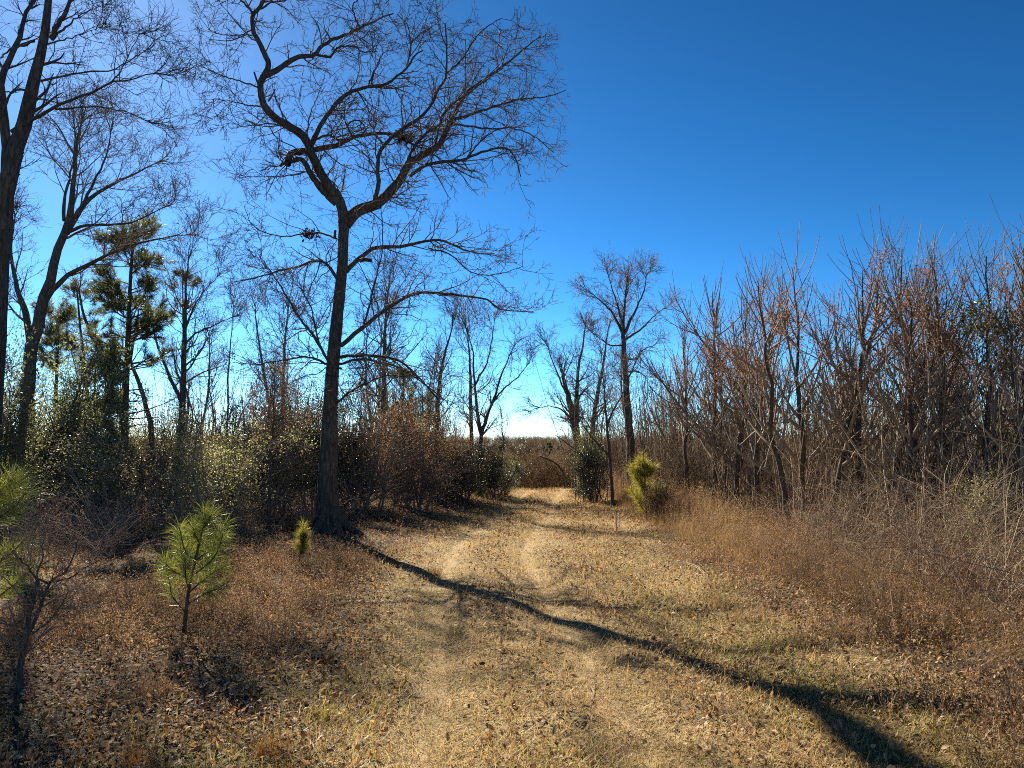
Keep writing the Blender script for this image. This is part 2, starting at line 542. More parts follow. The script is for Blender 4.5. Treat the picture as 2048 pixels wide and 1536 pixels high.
M_TRACK = trackmat()
Vt, Qt, base = [], [], 0
for s in (-0.56, 0.56):
    ty = np.arange(-6, 34, 0.12)
    w = 0.12 + 0.06 * bump_noise(ty * 2 + s * 9, ty * 0 + 3, 0.6) + 0.05 * bump_noise(ty * 2, ty * 0 + s * 20, 0.2)
    w = np.clip(w, 0.03, 0.24)
    cols = np.linspace(-1, 1, 7)
    TX = track_c(ty)[:, None] + s + cols[None] * w[:, None] + 0.04 * bump_noise(ty * 3, ty * 0 + 8 + s, 0.4)[:, None]
    TY = np.repeat(ty[:, None], 7, 1)
    TZ = terrain(TX, TY) + 0.008 - 0.02 * np.abs(cols[None]) ** 4
    i2 = base + np.arange(TX.size).reshape(TX.shape)
    Vt.append(np.stack([TX, TY, TZ], -1).reshape(-1, 3))
    Qt.append(np.stack([i2[:-1, :-1], i2[:-1, 1:], i2[1:, 1:], i2[1:, :-1]], -1).reshape(-1, 4))
    base += TX.size
tag(obj('dirt_track', mesh('dirt_track', np.vstack(Vt), np.vstack(Qt), M_TRACK)), kind='structure')


# ------------------------------------------------------------------ scatter through geometry nodes
def scatter(name, pts, rot, scl, protos, label, cat, parent=None, rng=None):
    pts = np.asarray(pts, np.float32)
    n = len(pts)
    me = bpy.data.meshes.new(name)
    me.vertices.add(n)
    me.vertices.foreach_set('co', pts.ravel())
    a = me.attributes.new('rot', 'FLOAT_VECTOR', 'POINT')
    a.data.foreach_set('vector', np.ascontiguousarray(rot, np.float32).ravel())
    scl = np.asarray(scl, np.float32)
    if scl.ndim == 1: scl = np.repeat(scl[:, None], 3, 1)
    a = me.attributes.new('scl', 'FLOAT_VECTOR', 'POINT')
    a.data.foreach_set('vector', np.ascontiguousarray(scl).ravel())
    a = me.attributes.new('pick', 'INT', 'POINT')
    a.data.foreach_set('value', (rng or RNG).integers(0, len(protos), n).astype(np.int32))
    o = obj(name, me, parent)
    ng = bpy.data.node_groups.new(name + '_nodes', 'GeometryNodeTree')
    ng.interface.new_socket('Geometry', in_out='INPUT', socket_type='NodeSocketGeometry')
    ng.interface.new_socket('Geometry', in_out='OUTPUT', socket_type='NodeSocketGeometry')
    gi = ng.nodes.new('NodeGroupInput')
    go = ng.nodes.new('NodeGroupOutput')
    ip = ng.nodes.new('GeometryNodeInstanceOnPoints')
    jg = ng.nodes.new('GeometryNodeJoinGeometry')
    for pm in protos:
        po = bpy.data.objects.new(pm.name, pm)
        oi = ng.nodes.new('GeometryNodeObjectInfo')
        oi.inputs['Object'].default_value = po
        oi.inputs['As Instance'].default_value = True
        ng.links.new(oi.outputs['Geometry'], jg.inputs[0])

    def na(nm, ty):
        x = ng.nodes.new('GeometryNodeInputNamedAttribute')
        x.data_type = ty
        x.inputs['Name'].default_value = nm
        return x.outputs['Attribute']
    e2r = ng.nodes.new('FunctionNodeEulerToRotation')
    ng.links.new(na('rot', 'FLOAT_VECTOR'), e2r.inputs[0])
    ng.links.new(gi.outputs[0], ip.inputs['Points'])
    ng.links.new(jg.outputs[0], ip.inputs['Instance'])
    ip.inputs['Pick Instance'].default_value = True
    ng.links.new(na('pick', 'INT'), ip.inputs['Instance Index'])
    ng.links.new(e2r.outputs[0], ip.inputs['Rotation'])
    ng.links.new(na('scl', 'FLOAT_VECTOR'), ip.inputs['Scale'])
    ng.links.new(ip.outputs[0], go.inputs[0])
    md = o.modifiers.new('scatter', 'NODES')
    md.node_group = ng
    tag(o, label, cat, kind='stuff')
    return o


def zrot(n, rng, tilt=0.0):
    return np.stack([rng.normal(0, tilt, n) if tilt else np.zeros(n), rng.normal(0, tilt, n) if tilt else np.zeros(n),
                     rng.uniform(0, 6.283, n)], 1)


def blades(n, rng, spread, h, w, lean, mat, name, seg=3, droop=0.0):
    """tapered grass blades from a patch on the ground; one mesh"""
    b = np.stack([rng.normal(0, spread, n), rng.normal(0, spread, n), np.full(n, -0.01)], 1)
    az = rng.uniform(0, 6.283, n)
    hd = np.stack([np.cos(az), np.sin(az), np.zeros(n)], 1)
    sd = np.stack([-np.sin(az), np.cos(az), np.zeros(n)], 1)
    a = np.radians(np.clip(rng.normal(lean[0], lean[1], n), 2, 92))
    L = rng.uniform(h[0], h[1], n) / seg
    p = [b]
    for k in range(seg):
        d = hd * np.sin(a)[:, None] + np.array([0, 0, 1]) * np.cos(a)[:, None]
        p.append(p[-1] + d * L[:, None])
        a = a + np.radians(rng.normal(droop, 8, n))
    V = []
    for k in range(seg + 1):
        ww = w * (1 - k / (seg + 0.25))
        V += [p[k] - sd * ww, p[k] + sd * ww]
    V = np.stack(V, 1)
    V[..., 2] = np.maximum(V[..., 2], -0.012)
    i = np.arange(n)[:, None] * (2 * seg + 2)
    Q = np.concatenate([i + np.array([[2 * k, 2 * k + 1, 2 * k + 3, 2 * k + 2]]) for k in range(seg)], 0)
    return mesh(name, V.reshape(-1, 3), Q, mat, False)


def leaf_mesh(rng, name, mat, L=0.07, W=0.03):
    """one curled dead leaf, 8 vertices"""
    t = np.linspace(0, 1, 4)
    wd = np.array([0.05, 0.9, 1.0, 0.08]) * W * rng.uniform(0.7, 1.2, 4)
    c1, c2 = rng.uniform(-0.5, 0.9), rng.uniform(0.1, 0.7)
    V = []
    for k in range(4):
        z = 0.022 * math.sin(t[k] * 3.1) * c1 + 0.004
        x = L * (t[k] - 0.5)
        V += [(x, -wd[k], z + c2 * wd[k]), (x, 0, z), (x, wd[k], z + c2 * wd[k] * rng.uniform(0.3, 1.2))]
    Q = []
    for k in range(3):
        for j in range(2):
            Q.append((3 * k + j, 3 * k + j + 1, 3 * k + j + 4, 3 * k + j + 3))
    return mesh(name, np.array(V), Q, mat, True)


def leaf_cards(r, centers, size, wratio, up=0.0, jitter=1.0):
    """folded diamond leaves at the centres -> V, Q (two quads sharing the midrib)"""
    n = len(centers)
    d = norm(r.normal(0, 1, (n, 3)) + np.array([0, 0, up]))
    s = norm(np.cross(d, r.normal(0, 1, (n, 3))))
    nn = np.cross(d, s)
    L = (size * r.uniform(0.65, 1.25, n))[:, None]
    W = L * wratio
    c = centers
    a = c - d * L * 0.5
    b = c + d * L * 0.5
    l = c + s * W * 0.5 + nn * W * 0.18
    g = c - s * W * 0.5 + nn * W * 0.18
    V = np.stack([a, l, b, g], 1).reshape(-1, 3)
    i = np.arange(n)[:, None] * 4
    T = np.concatenate([i + np.array([[0, 1, 2]]), i + np.array([[0, 2, 3]])], 0)
    return V, T


def sector(n, r0, r1, power, rng, half=50):
    """points of the land before the camera, denser near it"""
    u = rng.uniform(0, 1, n)
    r = (r0 ** power + u * (r1 ** power - r0 ** power)) ** (1 / power)
    a = np.radians(rng.uniform(-half, half, n))
    return r * np.sin(a), r * np.cos(a)


def drop(x, y, dz=0.0):
    return np.stack([x, y, terrain(x, y) + dz], 1)


# leaf litter
r = np.random.default_rng(11)
x, y = sector(400000, 2.2, 34, 0.85, r)
st, ru, gr = zones(x, y)
d = np.abs(x - track_c(y))
dens = np.clip(0.95 - 0.94 * np.exp(-((d - 0.56) / 0.32) ** 2) - 0.30 * gr - 0.10 * (ru > 0.6) + 0.3 * bump_noise(x, y, 0.45), 0.03, 1)
clump = sstep(-0.25, 0.55, bump_noise(x + 7, y, 0.35) + 0.5 * bump_noise(x, y + 3, 1.1))
dens = dens * np.where((x - track_c(y) > -1.2) & (x - track_c(y) < 2.6), 0.42 + 0.9 * clump, 0.75 + 0.35 * clump)
k = r.uniform(0, 1, len(x)) < dens
x, y = x[k], y[k]
n = len(x)
sc = r.uniform(0.30, 0.80, n) * np.clip(np.hypot(x, y) / 14, 1, 1.7)
rt = np.stack([r.normal(0, 0.65, n), r.normal(0, 0.65, n), r.uniform(0, 6.28, n)], 1)
protos = [leaf_mesh(r, 'dead_leaf', M_DEADLEAF, L, W) for L, W in ((.07, .015), (.085, .018), (.06, .016), (.05, .009), (.075, .011), (.045, .012))]
scatter('leaf_litter', drop(x, y) + np.stack([0 * x, 0 * x, r.uniform(0.008, 0.05, n)], 1), rt, sc, protos, 'fallen brown oak leaves strewn over the track and its verges', 'leaves', rng=r)

# short dead grass, matted
r = np.random.default_rng(12)
protos = [blades(24, r, 0.10, (0.05, 0.15), 0.0026, (70, 22), M_STRAW, 'straw_tuft', 3, 12) for _ in range(5)]
x, y = sector(80000, 2.2, 32, 0.8, r)
st, ru, gr = zones(x, y)
k = r.uniform(0, 1, len(x)) < np.clip(0.08 + 0.62 * st, 0, 1) * (1 - 0.75 * sstep(-0.1, 0.5, bump_noise(x + 7, y, 0.35) + 0.5 * bump_noise(x, y + 3, 1.1)))
x, y = x[k], y[k]
n = len(x)
scatter('dead_grass', drop(x, y), zrot(n, r), r.uniform(0.45, 1.15, n) * np.clip(np.hypot(x, y) / 12, 1, 1.6), protos,
        'matted straw coloured dead grass on the track and the right verge', 'grass', rng=r)

# low green winter grass
r = np.random.default_rng(13)
protos = [blades(24, r, 0.075, (0.04, 0.12), 0.0024, (48, 22), M_GREENGRASS, 'green_tuft', 3, 10) for _ in range(4)]
x, y = sector(38000, 2.2, 24, 0.8, r)
st, ru, gr = zones(x, y)
k = r.uniform(0, 1, len(x)) < np.clip(gr * 0.6, 0, 1)
x, y = x[k], y[k]
n = len(x)
scatter('green_grass', drop(x, y), zrot(n, r), r.uniform(0.6, 1.3, n), protos, 'low yellow green winter grass in patches beside the ruts', 'grass', rng=r)

# rust coloured weeds
r = np.random.default_rng(14)


def weed_proto(r, mat, stems=9, H=(0.10, 0.30), nl=11, size=0.020, spread=0.09, name='weed_tuft', lean=20):
    """dead weed: thin bent stems set with small curled leaves"""
    w = Wood()
    b = np.stack([r.normal(0, spread, stems), r.normal(0, spread, stems), np.full(stems, -0.01)], 1)
    az, a = r.uniform(0, 6.283, stems), np.radians(np.abs(r.normal(0, lean, stems)))
    d = np.stack([np.cos(az) * np.sin(a), np.sin(az) * np.sin(a), np.cos(a)], 1)
    s_ = r.uniform(*H, stems)[:, None] / 4
    p = [b]
    for k in range(4):
        p.append(p[-1] + d * s_)
        d = norm(d + r.normal(0, 0.16, (stems, 3)))
    Pn = np.stack(p, 1)
    w.add(Pn, np.linspace(0.0016, 0.0010, 5)[None] * np.ones((stems, 1)), 3)
    i = r.integers(0, stems, stems * nl)
    t = r.uniform(0.15, 1, stems * nl) ** 0.7 * 3.99
    k = t.astype(int); f = (t - k)[:, None]
    c = Pn[i, k] * (1 - f) + Pn[i, k + 1] * f + r.normal(0, 0.012, (len(i), 3))
    V, T = leaf_cards(r, c, size, 0.42)
    V0 = np.vstack(w.V); Q0 = np.vstack(w.F)
    return mesh(name, np.vstack([V0, V]), Q0, mat, False, T + len(V0))


protos = [weed_proto(r, M_RUST) for _ in range(6)]
x, y = sector(22000, 2.4, 26, 0.9, r)
st, ru, gr = zones(x, y)
d = x - track_c(y)
k = r.uniform(0, 1, len(x)) < np.where(ru > 0.3, ru * 0.85, 0.03) * (np.abs(d) > 1.0)
x, y = x[k], y[k]
n = len(x)
scatter('rust_weeds', drop(x, y), zrot(n, r), r.uniform(0.45, 1.15, n) * np.where(x > 2.5, 1.25, 1), protos,
        'fine rust brown dead weeds in patches left of the track and along the right verge', 'weeds', rng=r)

# tall tan grass under the thicket on the right
r = np.random.default_rng(15)
protos = [blades(18, r, 0.17, (0.30, 0.95), 0.0030, (20, 16), [M_TALL, M_TALL, M_RUST, M_STRAW][j % 4], 'tall_grass_tuft', 5, 10) for j in range(8)] + \
    [weed_proto(r, [M_RUST, M_TALL][j % 2], 8, (0.4, 0.95), 16, 0.026, 0.16, 'tall_weed', 14) for j in range(6)]
yy = r.uniform(4.6, 27, 2600)
edge = np.interp(yy, [5, 8, 11, 15, 20, 27], [3.3, 3.1, 2.8, 2.7, 2.9, 3.2])
xx = edge + np.abs(r.normal(0, 1.0, 2600)) - 0.1
h = np.interp(yy, [5, 10, 14, 27], [0.40, 0.65, 0.95, 1.05]) * r.uniform(0.45, 1.15, 2600) * sstep(-0.2, 0.9, xx - edge + 0.35) * (0.85 + 0.3 * bump_noise(xx, yy, 0.6))
scatter('tall_dry_grass', drop(xx, yy), zrot(2600, r, 0.08), h, protos, 'tall tan and rusty dry grass along the foot of the right thicket', 'grass', rng=r)


# ------------------------------------------------------------------ brambles, canes and undergrowth
def bramble_proto(r, mat, n=9, L=(0.8, 1.7), name='bramble_tuft', lean=(8, 45), leaf=None, spread=0.15, side=7, fine=2):
    w = Wood()
    b = np.stack([r.normal(0, spread, n), r.normal(0, spread, n), np.full(n, -0.03)], 1)
    az, a = r.uniform(0, 6.283, n), np.radians(r.uniform(*lean, n))
    d = np.stack([np.cos(az) * np.sin(a), np.sin(az) * np.sin(a), np.cos(a)], 1)
    st_ = r.uniform(*L, n)[:, None] / 7
    p = [b]
    for k in range(7):
        p.append(p[-1] + d * st_)
        d = norm(d + r.normal(0, 0.10, (n, 3)) + np.array([0, 0, -0.14]) + 0.05 * np.stack([np.cos(az), np.sin(az), 0 * az], 1))
    Pn = np.stack(p, 1)
    R = np.linspace(0.0042, 0.0018, 8)[None] * np.ones((n, 1))
    w.add(Pn, R, 3)
    P2, R2 = spawn(Pn, R, np.full(n, side), r, (0.2, 1), (30, 75), (0.2, 0.55), 0.4, 4, 0.22, (0, 0, 0.02), 0.7, 0.4, 0.0015)
    w.add(P2, R2, 3)
    P3, R3 = spawn(P2, R2, np.full(len(P2), fine), r, (0.3, 1), (30, 70), (0.08, 0.2), 0.3, 3, 0.2, (0, 0, 0), 0.8, 0.5, 0.0012)
    w.add(P3, R3, 3)
    return w.build(name, mat)


r = np.random.default_rng(16)
protos = [bramble_proto(r, [M_BRAMBLE, M_CANE][j % 2], lean=[(8, 45), (3, 28)][j % 2], side=[6, 4][j % 2], fine=1) for j in range(8)] + \
    [weed_proto(r, [M_BRAMBLELEAF, M_BRAMBLELEAF, M_TALL][j % 3], 7, (0.5, 1.2), 14, 0.026, 0.25, 'tall_weed', 16) for j in range(3)] + \
    [bramble_proto(r, [M_CANE, M_TALL][j % 2], 5, (1.6, 2.6), 'arching_canes', (12, 60), None, 0.3, 2, 1) for j in range(5)]
yy = np.concatenate([r.uniform(4.6, 12, 620), r.uniform(12, 26, 260)])
edge = np.interp(yy, [5, 6.5, 8, 10, 12, 16, 26], [3.3, 3.2, 3.1, 3.2, 3.6, 3.9, 4.2]) + 0.25 * bump_noise(yy * 2, yy * 0 + 4, 1.0)
xx = edge + r.uniform(0, 1, len(yy)) ** 1.2 * 4.4
h = np.clip(0.30 + 0.45 * (xx - edge), 0.30, 0.95) * r.uniform(0.6, 1.25, len(yy)) * (1 + 0.35 * bump_noise(xx, yy, 0.8))
scatter('bramble_thicket', drop(xx, yy), zrot(len(yy), r), h, protos, 'tangled purple brown bare brambles sprawling below the right saplings', 'brambles', rng=r)

r = np.random.default_rng(17)


def cane_proto(r, n=7, H=(1.6, 3.6), mat=None):
    w = Wood()
    b = np.stack([r.normal(0, 0.28, n), r.normal(0, 0.28, n), np.full(n, -0.05)], 1)
    az, a = r.uniform(0, 6.283, n), np.radians(np.abs(r.normal(0, 11, n)))
    d = np.stack([np.cos(az) * np.sin(a), np.sin(az) * np.sin(a), np.cos(a)], 1)
    s = r.uniform(*H, n)[:, None] / 6
    p = [b]
    for k in range(6):
        p.append(p[-1] + d * s)
        d = norm(d + r.normal(0, 0.06, (n, 3)))
    Pn = np.stack(p, 1)
    R = np.linspace(0.014, 0.004, 7)[None] * r.uniform(0.6, 1.3, (n, 1))
    w.add(Pn, R, 4)
    P2, R2 = spawn(Pn, R, np.full(n, 5), r, (0.3, 1), (18, 45), (0.3, 0.9), 0.4, 4, 0.08, (0, 0, 0.08), 0.6, 0.4, 0.003)
    w.add(P2, R2, 3)
    P3, R3 = spawn(P2, R2, np.full(len(P2), 1), r, (0.2, 1), (20, 50), (0.15, 0.35), 0.3, 3, 0.08, (0, 0, 0.06), 0.8, 0.5, 0.0024)
    w.add(P3, R3, 3)
    return w.build('cane_clump', mat or M_CANE)


protos = [cane_proto(r) for _ in range(6)]
yy = r.uniform(8.5, 34, 400)
edge = np.interp(yy, [8, 12, 16, 22, 34], [6.2, 5.4, 4.8, 4.4, 4.6])
xx = edge + r.uniform(0, 1, 400) ** 1.3 * np.interp(yy, [8, 34], [7, 14])
scatter('cane_undergrowth', drop(xx, yy), zrot(400, r), r.uniform(0.6, 1.15, 400), protos, 'dense thin grey brown canes filling the thicket on the right', 'undergrowth', rng=r)

r = np.random.default_rng(19)
protos = [cane_proto(r, 8, (1.8, 4.2), M_TWIG2) for _ in range(4)]
yy = r.uniform(21, 42, 330)
ratio = np.where(r.uniform(0, 1, 330) < 0.72, r.uniform(-0.72, -0.085, 330), r.uniform(0.10, 0.32, 330))
scatter('wood_understory', drop(ratio * yy, yy), zrot(330, r), r.uniform(0.6, 1.25, 330), protos, 'thin grey poles and brush filling the wood behind the shrubs on both sides', 'undergrowth', rng=r)

# grey brown twiggy undergrowth on the left
r = np.random.default_rng(18)
M_BRUSH = twigmat('brush_twig', (0.17, 0.125, 0.10), (0.45, 0.345, 0.26), 0.6, 0.3)
protos = [bramble_proto(r, M_BRUSH, 9, (0.7, 1.5), 'brush_tuft', (5, 40), side=5, fine=1) for _ in range(5)] + \
    [weed_proto(r, [M_RUSSET, M_BRAMBLELEAF][j % 2], 9, (0.5, 1.1), 20, 0.026, 0.25, 'brush_weed', 16) for j in range(3)]
px = r.uniform(-13, -2.6, 620)
py_ = r.uniform(7.6, 20, 620)
lim = np.interp(px, [-13, -7, -5, -4.2, -3.4, -2.6], [7.8, 8.4, 10.2, 12.2, 14.9, 16.6])
k = py_ > lim + r.normal(0, 0.5, 620)
px, py_ = px[k], py_[k]
h = r.uniform(0.5, 1.0, len(px))
scatter('brush_undergrowth', drop(px, py_), zrot(len(px), r), h, protos, 'grey brown leafless brush covering the ground left of the big oak', 'undergrowth', rng=r)

# ------------------------------------------------------------------ the big oak, traced limb by limb
def z2(p): return [(380 + a / 2.56, b / 2.56) for a, b in p]      # readings from two enlargements of the photograph
def z3(p): return [(400 + a / 2.194, 400 + b / 2.194) for a, b in p]


def traced(pix, Y, y0, y1, K, wob=0.0, rng=None):
    """limb seen at these pixels whose distance runs from Y+y0 to Y+y1"""
    s = np.linspace(0, 1, len(pix))
    pts = np.array([P(a, b, Y + y0 + (y1 - y0) * t) for (a, b), t in zip(pix, s)])
    q = resample(pts, K)
    if wob:
        w = rng.normal(0, wob, q.shape)
        w[0] = 0
        q = q + w
    return q


OY = 14.7
r = np.random.default_rng(21)
base = G(660, 1066)
OY = base[1]
oak = thing('oak_tree', base, 'tall bare oak with forked crooked crown beside the track, casting the long shadow', 'tree')
trunk_px = [(660, 1072), (657, 1030), (655, 985), (658, 900), (661, 800), (668, 700), (676, 620), (684, 540), (687, 470), (688, 428)]
tp = traced(trunk_px, OY, 0, 0, 40)
mpp = OY / F
hts = np.interp(np.linspace(0, 1, 40), [0, .03, .07, .14, .28, .45, .62, .8, .93, 1.0], [34, 28, 24.5, 20.5, 17.2, 13.8, 12.2, 10.6, 10.4, 12.0])
w = Wood()
w.add(tp, hts * mpp, 14, 0.035, r)
for ang, ln in ((-0.9, .55), (0.4, .5), (1.7, .6), (2.8, .5), (4.2, .55), (-0.3, .75)):       # root flare
    d = np.array([math.cos(ang), math.sin(ang), 0])
    a0 = base + d * 0.13 + np.array([0, 0, 0.42])
    pts = resample([a0, base + d * 0.27 + np.array([0, 0, 0.16]), base + d * ln * 0.75 + np.array([0, 0, 0.02]), base + d * ln + np.array([0, 0, -0.12])], 8)
    w.add(pts, np.linspace(0.10, 0.035, 8), 8, 0.05, r)
obj('trunk', w.build('trunk', M_OAK, base), oak)

# (points, start radius in pixels, end radius, start and end of depth)
LIMBS = [
    # left fork and its continuation to the top of the frame
    (z2([(790, 1150), (775, 1060), (750, 1005), (700, 940), (640, 830), (612, 745), (560, 680), (480, 630), (410, 580), (375, 520), (358, 440), (377, 392)]), 10.2, 6.3, 0, -0.5),
    (z2([(377, 392), (402, 335), (385, 280), (345, 200), (322, 150), (324, 75), (362, 30), (385, -30), (400, -110)]), 5.5, 2.6, -0.5, -0.9),
    (z2([(752, 1040), (690, 985), (640, 925), (603, 862), (578, 822), (545, 816), (508, 832), (478, 833), (465, 852)]), 7.4, 3.0, 0, -0.7),
    (z2([(500, 838), (508, 795), (530, 778), (620, 770), (745, 744), (835, 703), (900, 688), (1040, 690), (1150, 745), (1230, 770)]), 6.5, 1.6, -0.6, 1.2),
    (z2([(385, 388), (460, 350), (535, 298), (640, 280), (670, 240), (722, 205), (800, 180), (868, 142), (925, 118), (990, 85), (1040, 70)]), 5.2, 1.4, -0.5, 0.9),
    (z2([(625, 735), (650, 680), (700, 592), (762, 515), (832, 468), (912, 444), (1000, 430), (1052, 393), (1112, 348), (1140, 298), (1192, 255)]), 4.6, 1.3, -0.3, -1.6),
    # right fork
    (z2([(795, 1150), (835, 1100), (880, 1068), (950, 1046), (1005, 1005), (1068, 930), (1108, 862), (1160, 812), (1232, 775), (1282, 742), (1300, 690), (1342, 615)]), 12, 5.0, 0, 0.6),
    (z2([(1342, 615), (1372, 548), (1402, 490), (1482, 428), (1562, 368), (1642, 308), (1722, 240), (1795, 185)]), 4.2, 1.2, 0.6, 1.5),
    (z2([(942, 1045), (966, 958), (958, 850), (976, 772), (1022, 718), (1092, 658), (1182, 600), (1232, 540), (1272, 458), (1312, 378), (1316, 250), (1305, 120)]), 4.4, 1.2, 0, -1.4),
    (z2([(1110, 835), (1142, 760), (1202, 690), (1272, 638), (1302, 578), (1345, 528), (1425, 478), (1502, 418), (1605, 350)]), 3.2, 1.0, 0.4, -0.8),
    (z2([(1128, 900), (1202, 850), (1282, 830), (1402, 815), (1482, 784), (1600, 758), (1662, 800), (1692, 905)]), 3.6, 1.0, 0.3, -1.3),
    (z2([(1350, 610), (1452, 580), (1582, 538), (1692, 508), (1802, 500), (1925, 462)]), 3.0, 0.9, 0.6, 2.0),
    (z2([(1340, 635), (1452, 650), (1562, 660), (1642, 655), (1752, 692), (1862, 780)]), 2.2, 0.8, 0.6, 1.2),
    (z2([(1255, 745), (1280, 640), (1302, 588), (1402, 462), (1408, 360), (1412, 200)]), 2.8, 0.8, 0.5, 2.0),
    (z2([(1312, 378), (1402, 290), (1452, 208), (1502, 150), (1595, 92)]), 1.9, 0.7, -1.1, -1.9),
    (z2([(1420, 805), (1492, 720), (1562, 670), (1642, 650)]), 1.7, 0.7, -0.4, -0.9),
    # lower limbs
    (z3([(640, 315), (668, 280), (712, 245), (752, 215), (800, 207), (890, 203), (1030, 175), (1110, 195), (1200, 232), (1290, 235)]), 4.8, 1.0, 0, 0.9),
    (z3([(618, 640), (700, 570), (800, 490), (900, 430), (960, 405), (1050, 410), (1180, 425), (1260, 437), (1330, 482), (1465, 490)]), 4.5, 0.9, 0, 1.3),
    (z3([(610, 360), (565, 292), (510, 265), (430, 292), (350, 310), (250, 340), (130, 362)]), 3.2, 0.8, 0, 1.0),
    (z3([(560, 700), (500, 600), (430, 510), (380, 420), (320, 330), (255, 235)]), 2.8, 0.8, 0, 1.2),
    (z3([(560, 705), (520, 620), (490, 480), (450, 400), (430, 330)]), 2.2, 0.7, 0, 1.1),
    (z3([(600, 690), (720, 682), (830, 692), (900, 722), (1000, 822), (1065, 905)]), 3.4, 0.8, 0, -1.6),
    (z3([(605, 720), (700, 700), (790, 712), (865, 735), (960, 790), (1090, 890)]), 3.0, 0.8, 0, 0.8),
    (z3([(620, 740), (560, 720), (480, 690), (380, 700), (250, 720), (140, 715)]), 2.6, 0.7, 0, -1.5),
    (z3([(590, 900), (660, 840), (740, 800), (830, 770), (900, 780)]), 2.4, 0.7, 0, -1.4),
    (z3([(718, 545), (750, 440), (775, 330), (798, 230), (800, 110), (795, 40)]), 2.0, 0.7, -0.2, -0.6),
    (z3([(600, 170), (550, 150), (470, 145), (360, 160), (240, 120), (195, 30)]), 2.0, 0.6, 0, 0.8),
    (z3([(1000, 210), (1100, 240), (1180, 310), (1280, 330), (1420, 290)]), 1.6, 0.6, 0.5, 0.0),
    (z3([(645, 120), (700, 40), (760, 10), (850, -10), (930, -60)]), 1.6, 0.6, 0, -1.0),
    (z2([(640, 280), (722, 290), (742, 253), (795, 235), (852, 240), (880, 265), (960, 262)]), 2.6, 0.8, 0.1, -0.8),
    (z2([(868, 142), (842, 80), (835, 20), (885, -10)]), 2.2, 0.9, 0.5, 0.2),
    (z2([(912, 440), (942, 370), (978, 290), (1015, 252)]), 1.8, 0.6, -0.9, -0.2),
    (z2([(1112, 348), (1132, 222), (1112, 130), (1062, 70)]), 1.7, 0.6, -1.3, -1.6),
    (z2([(1132, 222), (1182, 170), (1232, 145), (1292, 90)]), 1.3, 0.5, -1.4, -1.0),
    (z2([(630, 725), (700, 690), (762, 715), (832, 702), (805, 640), (860, 618), (900, 655), (880, 690)]), 2.4, 1.0, -0.3, -1.1),
    (z2([(935, 690), (962, 602), (1020, 600), (1100, 580)]), 1.7, 0.6, 0.4, 0.9),
    (z2([(352, 450), (270, 420), (160, 385), (60, 340), (0, 300)]), 1.7, 0.5, -0.5, 0.6),
    (z2([(380, 545), (300, 540), (220, 520), (110, 505)]), 1.6, 0.5, -0.4, -1.4),
    (z2([(560, 690), (450, 640), (330, 640), (210, 660)]), 1.5, 0.5, -0.3, -1.3),
    (z2([(325, 150), (250, 180), (160, 175), (90, 150)]), 1.4, 0.5, -0.6, 0.3),
    (z2([(324, 68), (285, 25), (240, -20), (200, -60)]), 2.4, 0.8, -0.7, -1.4),
    (z2([(345, 55), (420, 10), (500, 0), (560, -40)]), 2.2, 0.7, -0.8, -0.2),
    (z2([(590, 880), (500, 900), (380, 905), (230, 908)]), 1.4, 0.5, -0.3, 0.5),
    (z2([(600, 720), (610, 600), (650, 500), (680, 420)]), 1.6, 0.5, -0.2, 0.8),
    (z2([(945, 690), (1010, 740), (1090, 720), (1180, 745), (1280, 760)]), 1.6, 0.5, 0.5, 0.2),
    (z2([(790, 520), (790, 600), (810, 660), (820, 690)]), 1.4, 0.8, -0.8, -0.9),
]
LP, LR = [], []
for pix, a, b, d0, d1 in LIMBS:
    K = 26
    q = traced(pix, OY, d0, d1, K, 0.006, r)
    big = a > 4
    rad = np.interp(np.linspace(0, 1, K), [0, .12, 1], [a * (1.12 if big else 1), a, b]) * mpp
    w = Wood()
    w.add(q, rad, 10 if big else 6, 0.03, r)
    obj('limb', w.build('limb', M_OAK, base), oak)
    LP.append(q)
    LR.append(rad)
w = Wood()      # sawn and broken stubs
for pts, a in ((z2([(870, 1335), (895, 1328), (928, 1336)]), 4.6), (z2([(352, 440), (338, 400), (328, 368)]), 2.2), (z2([(400, 520), (420, 490), (436, 455)]), 1.8),
               (z2([(690, 285), (705, 290), (722, 294)]), 3), (z2([(740, 1220), (742, 1190), (745, 1180)]), 3), (z2([(1318, 650), (1320, 625), (1318, 608)]), 1.8)):
    q = traced(pts, OY, 0, -0.05, 5)
    w = Wood()
    w.add(q, np.linspace(a, a * 0.8, 5) * mpp, 8, 0.06, r)
    obj('broken_stub', w.build('broken_stub', M_OAK, base), oak)
LP, LR = np.array(LP), np.array(LR)
ln = lens(LP)
w = Wood()
cnt = np.maximum((ln * 7.6).astype(int), 5)
P1, R1 = spawn(LP, LR, cnt, r, (0.12, 1.0), (30, 70), (0.5, 1.35), 0.35, 7, 0.20, (0, 0, 0.03), 0.5, 0.4, 0.0058, rmax=0.013)
w.add(P1, R1, 4)
P2, R2 = spawn(P1, R1, np.full(len(P1), 5), r, (0.15, 1.0), (30, 70), (0.2, 0.55), 0.35, 5, 0.24, (0, 0, 0.03), 0.7, 0.5, 0.0044)
w.add(P2, R2, 3)
P3, R3 = spawn(P2, R2, np.full(len(P2), 3), r, (0.2, 1.0), (30, 75), (0.06, 0.2), 0.2, 3, 0.25, (0, 0, 0.03), 0.85, 0.6, 0.0038)
w.add(P3, R3, 3)
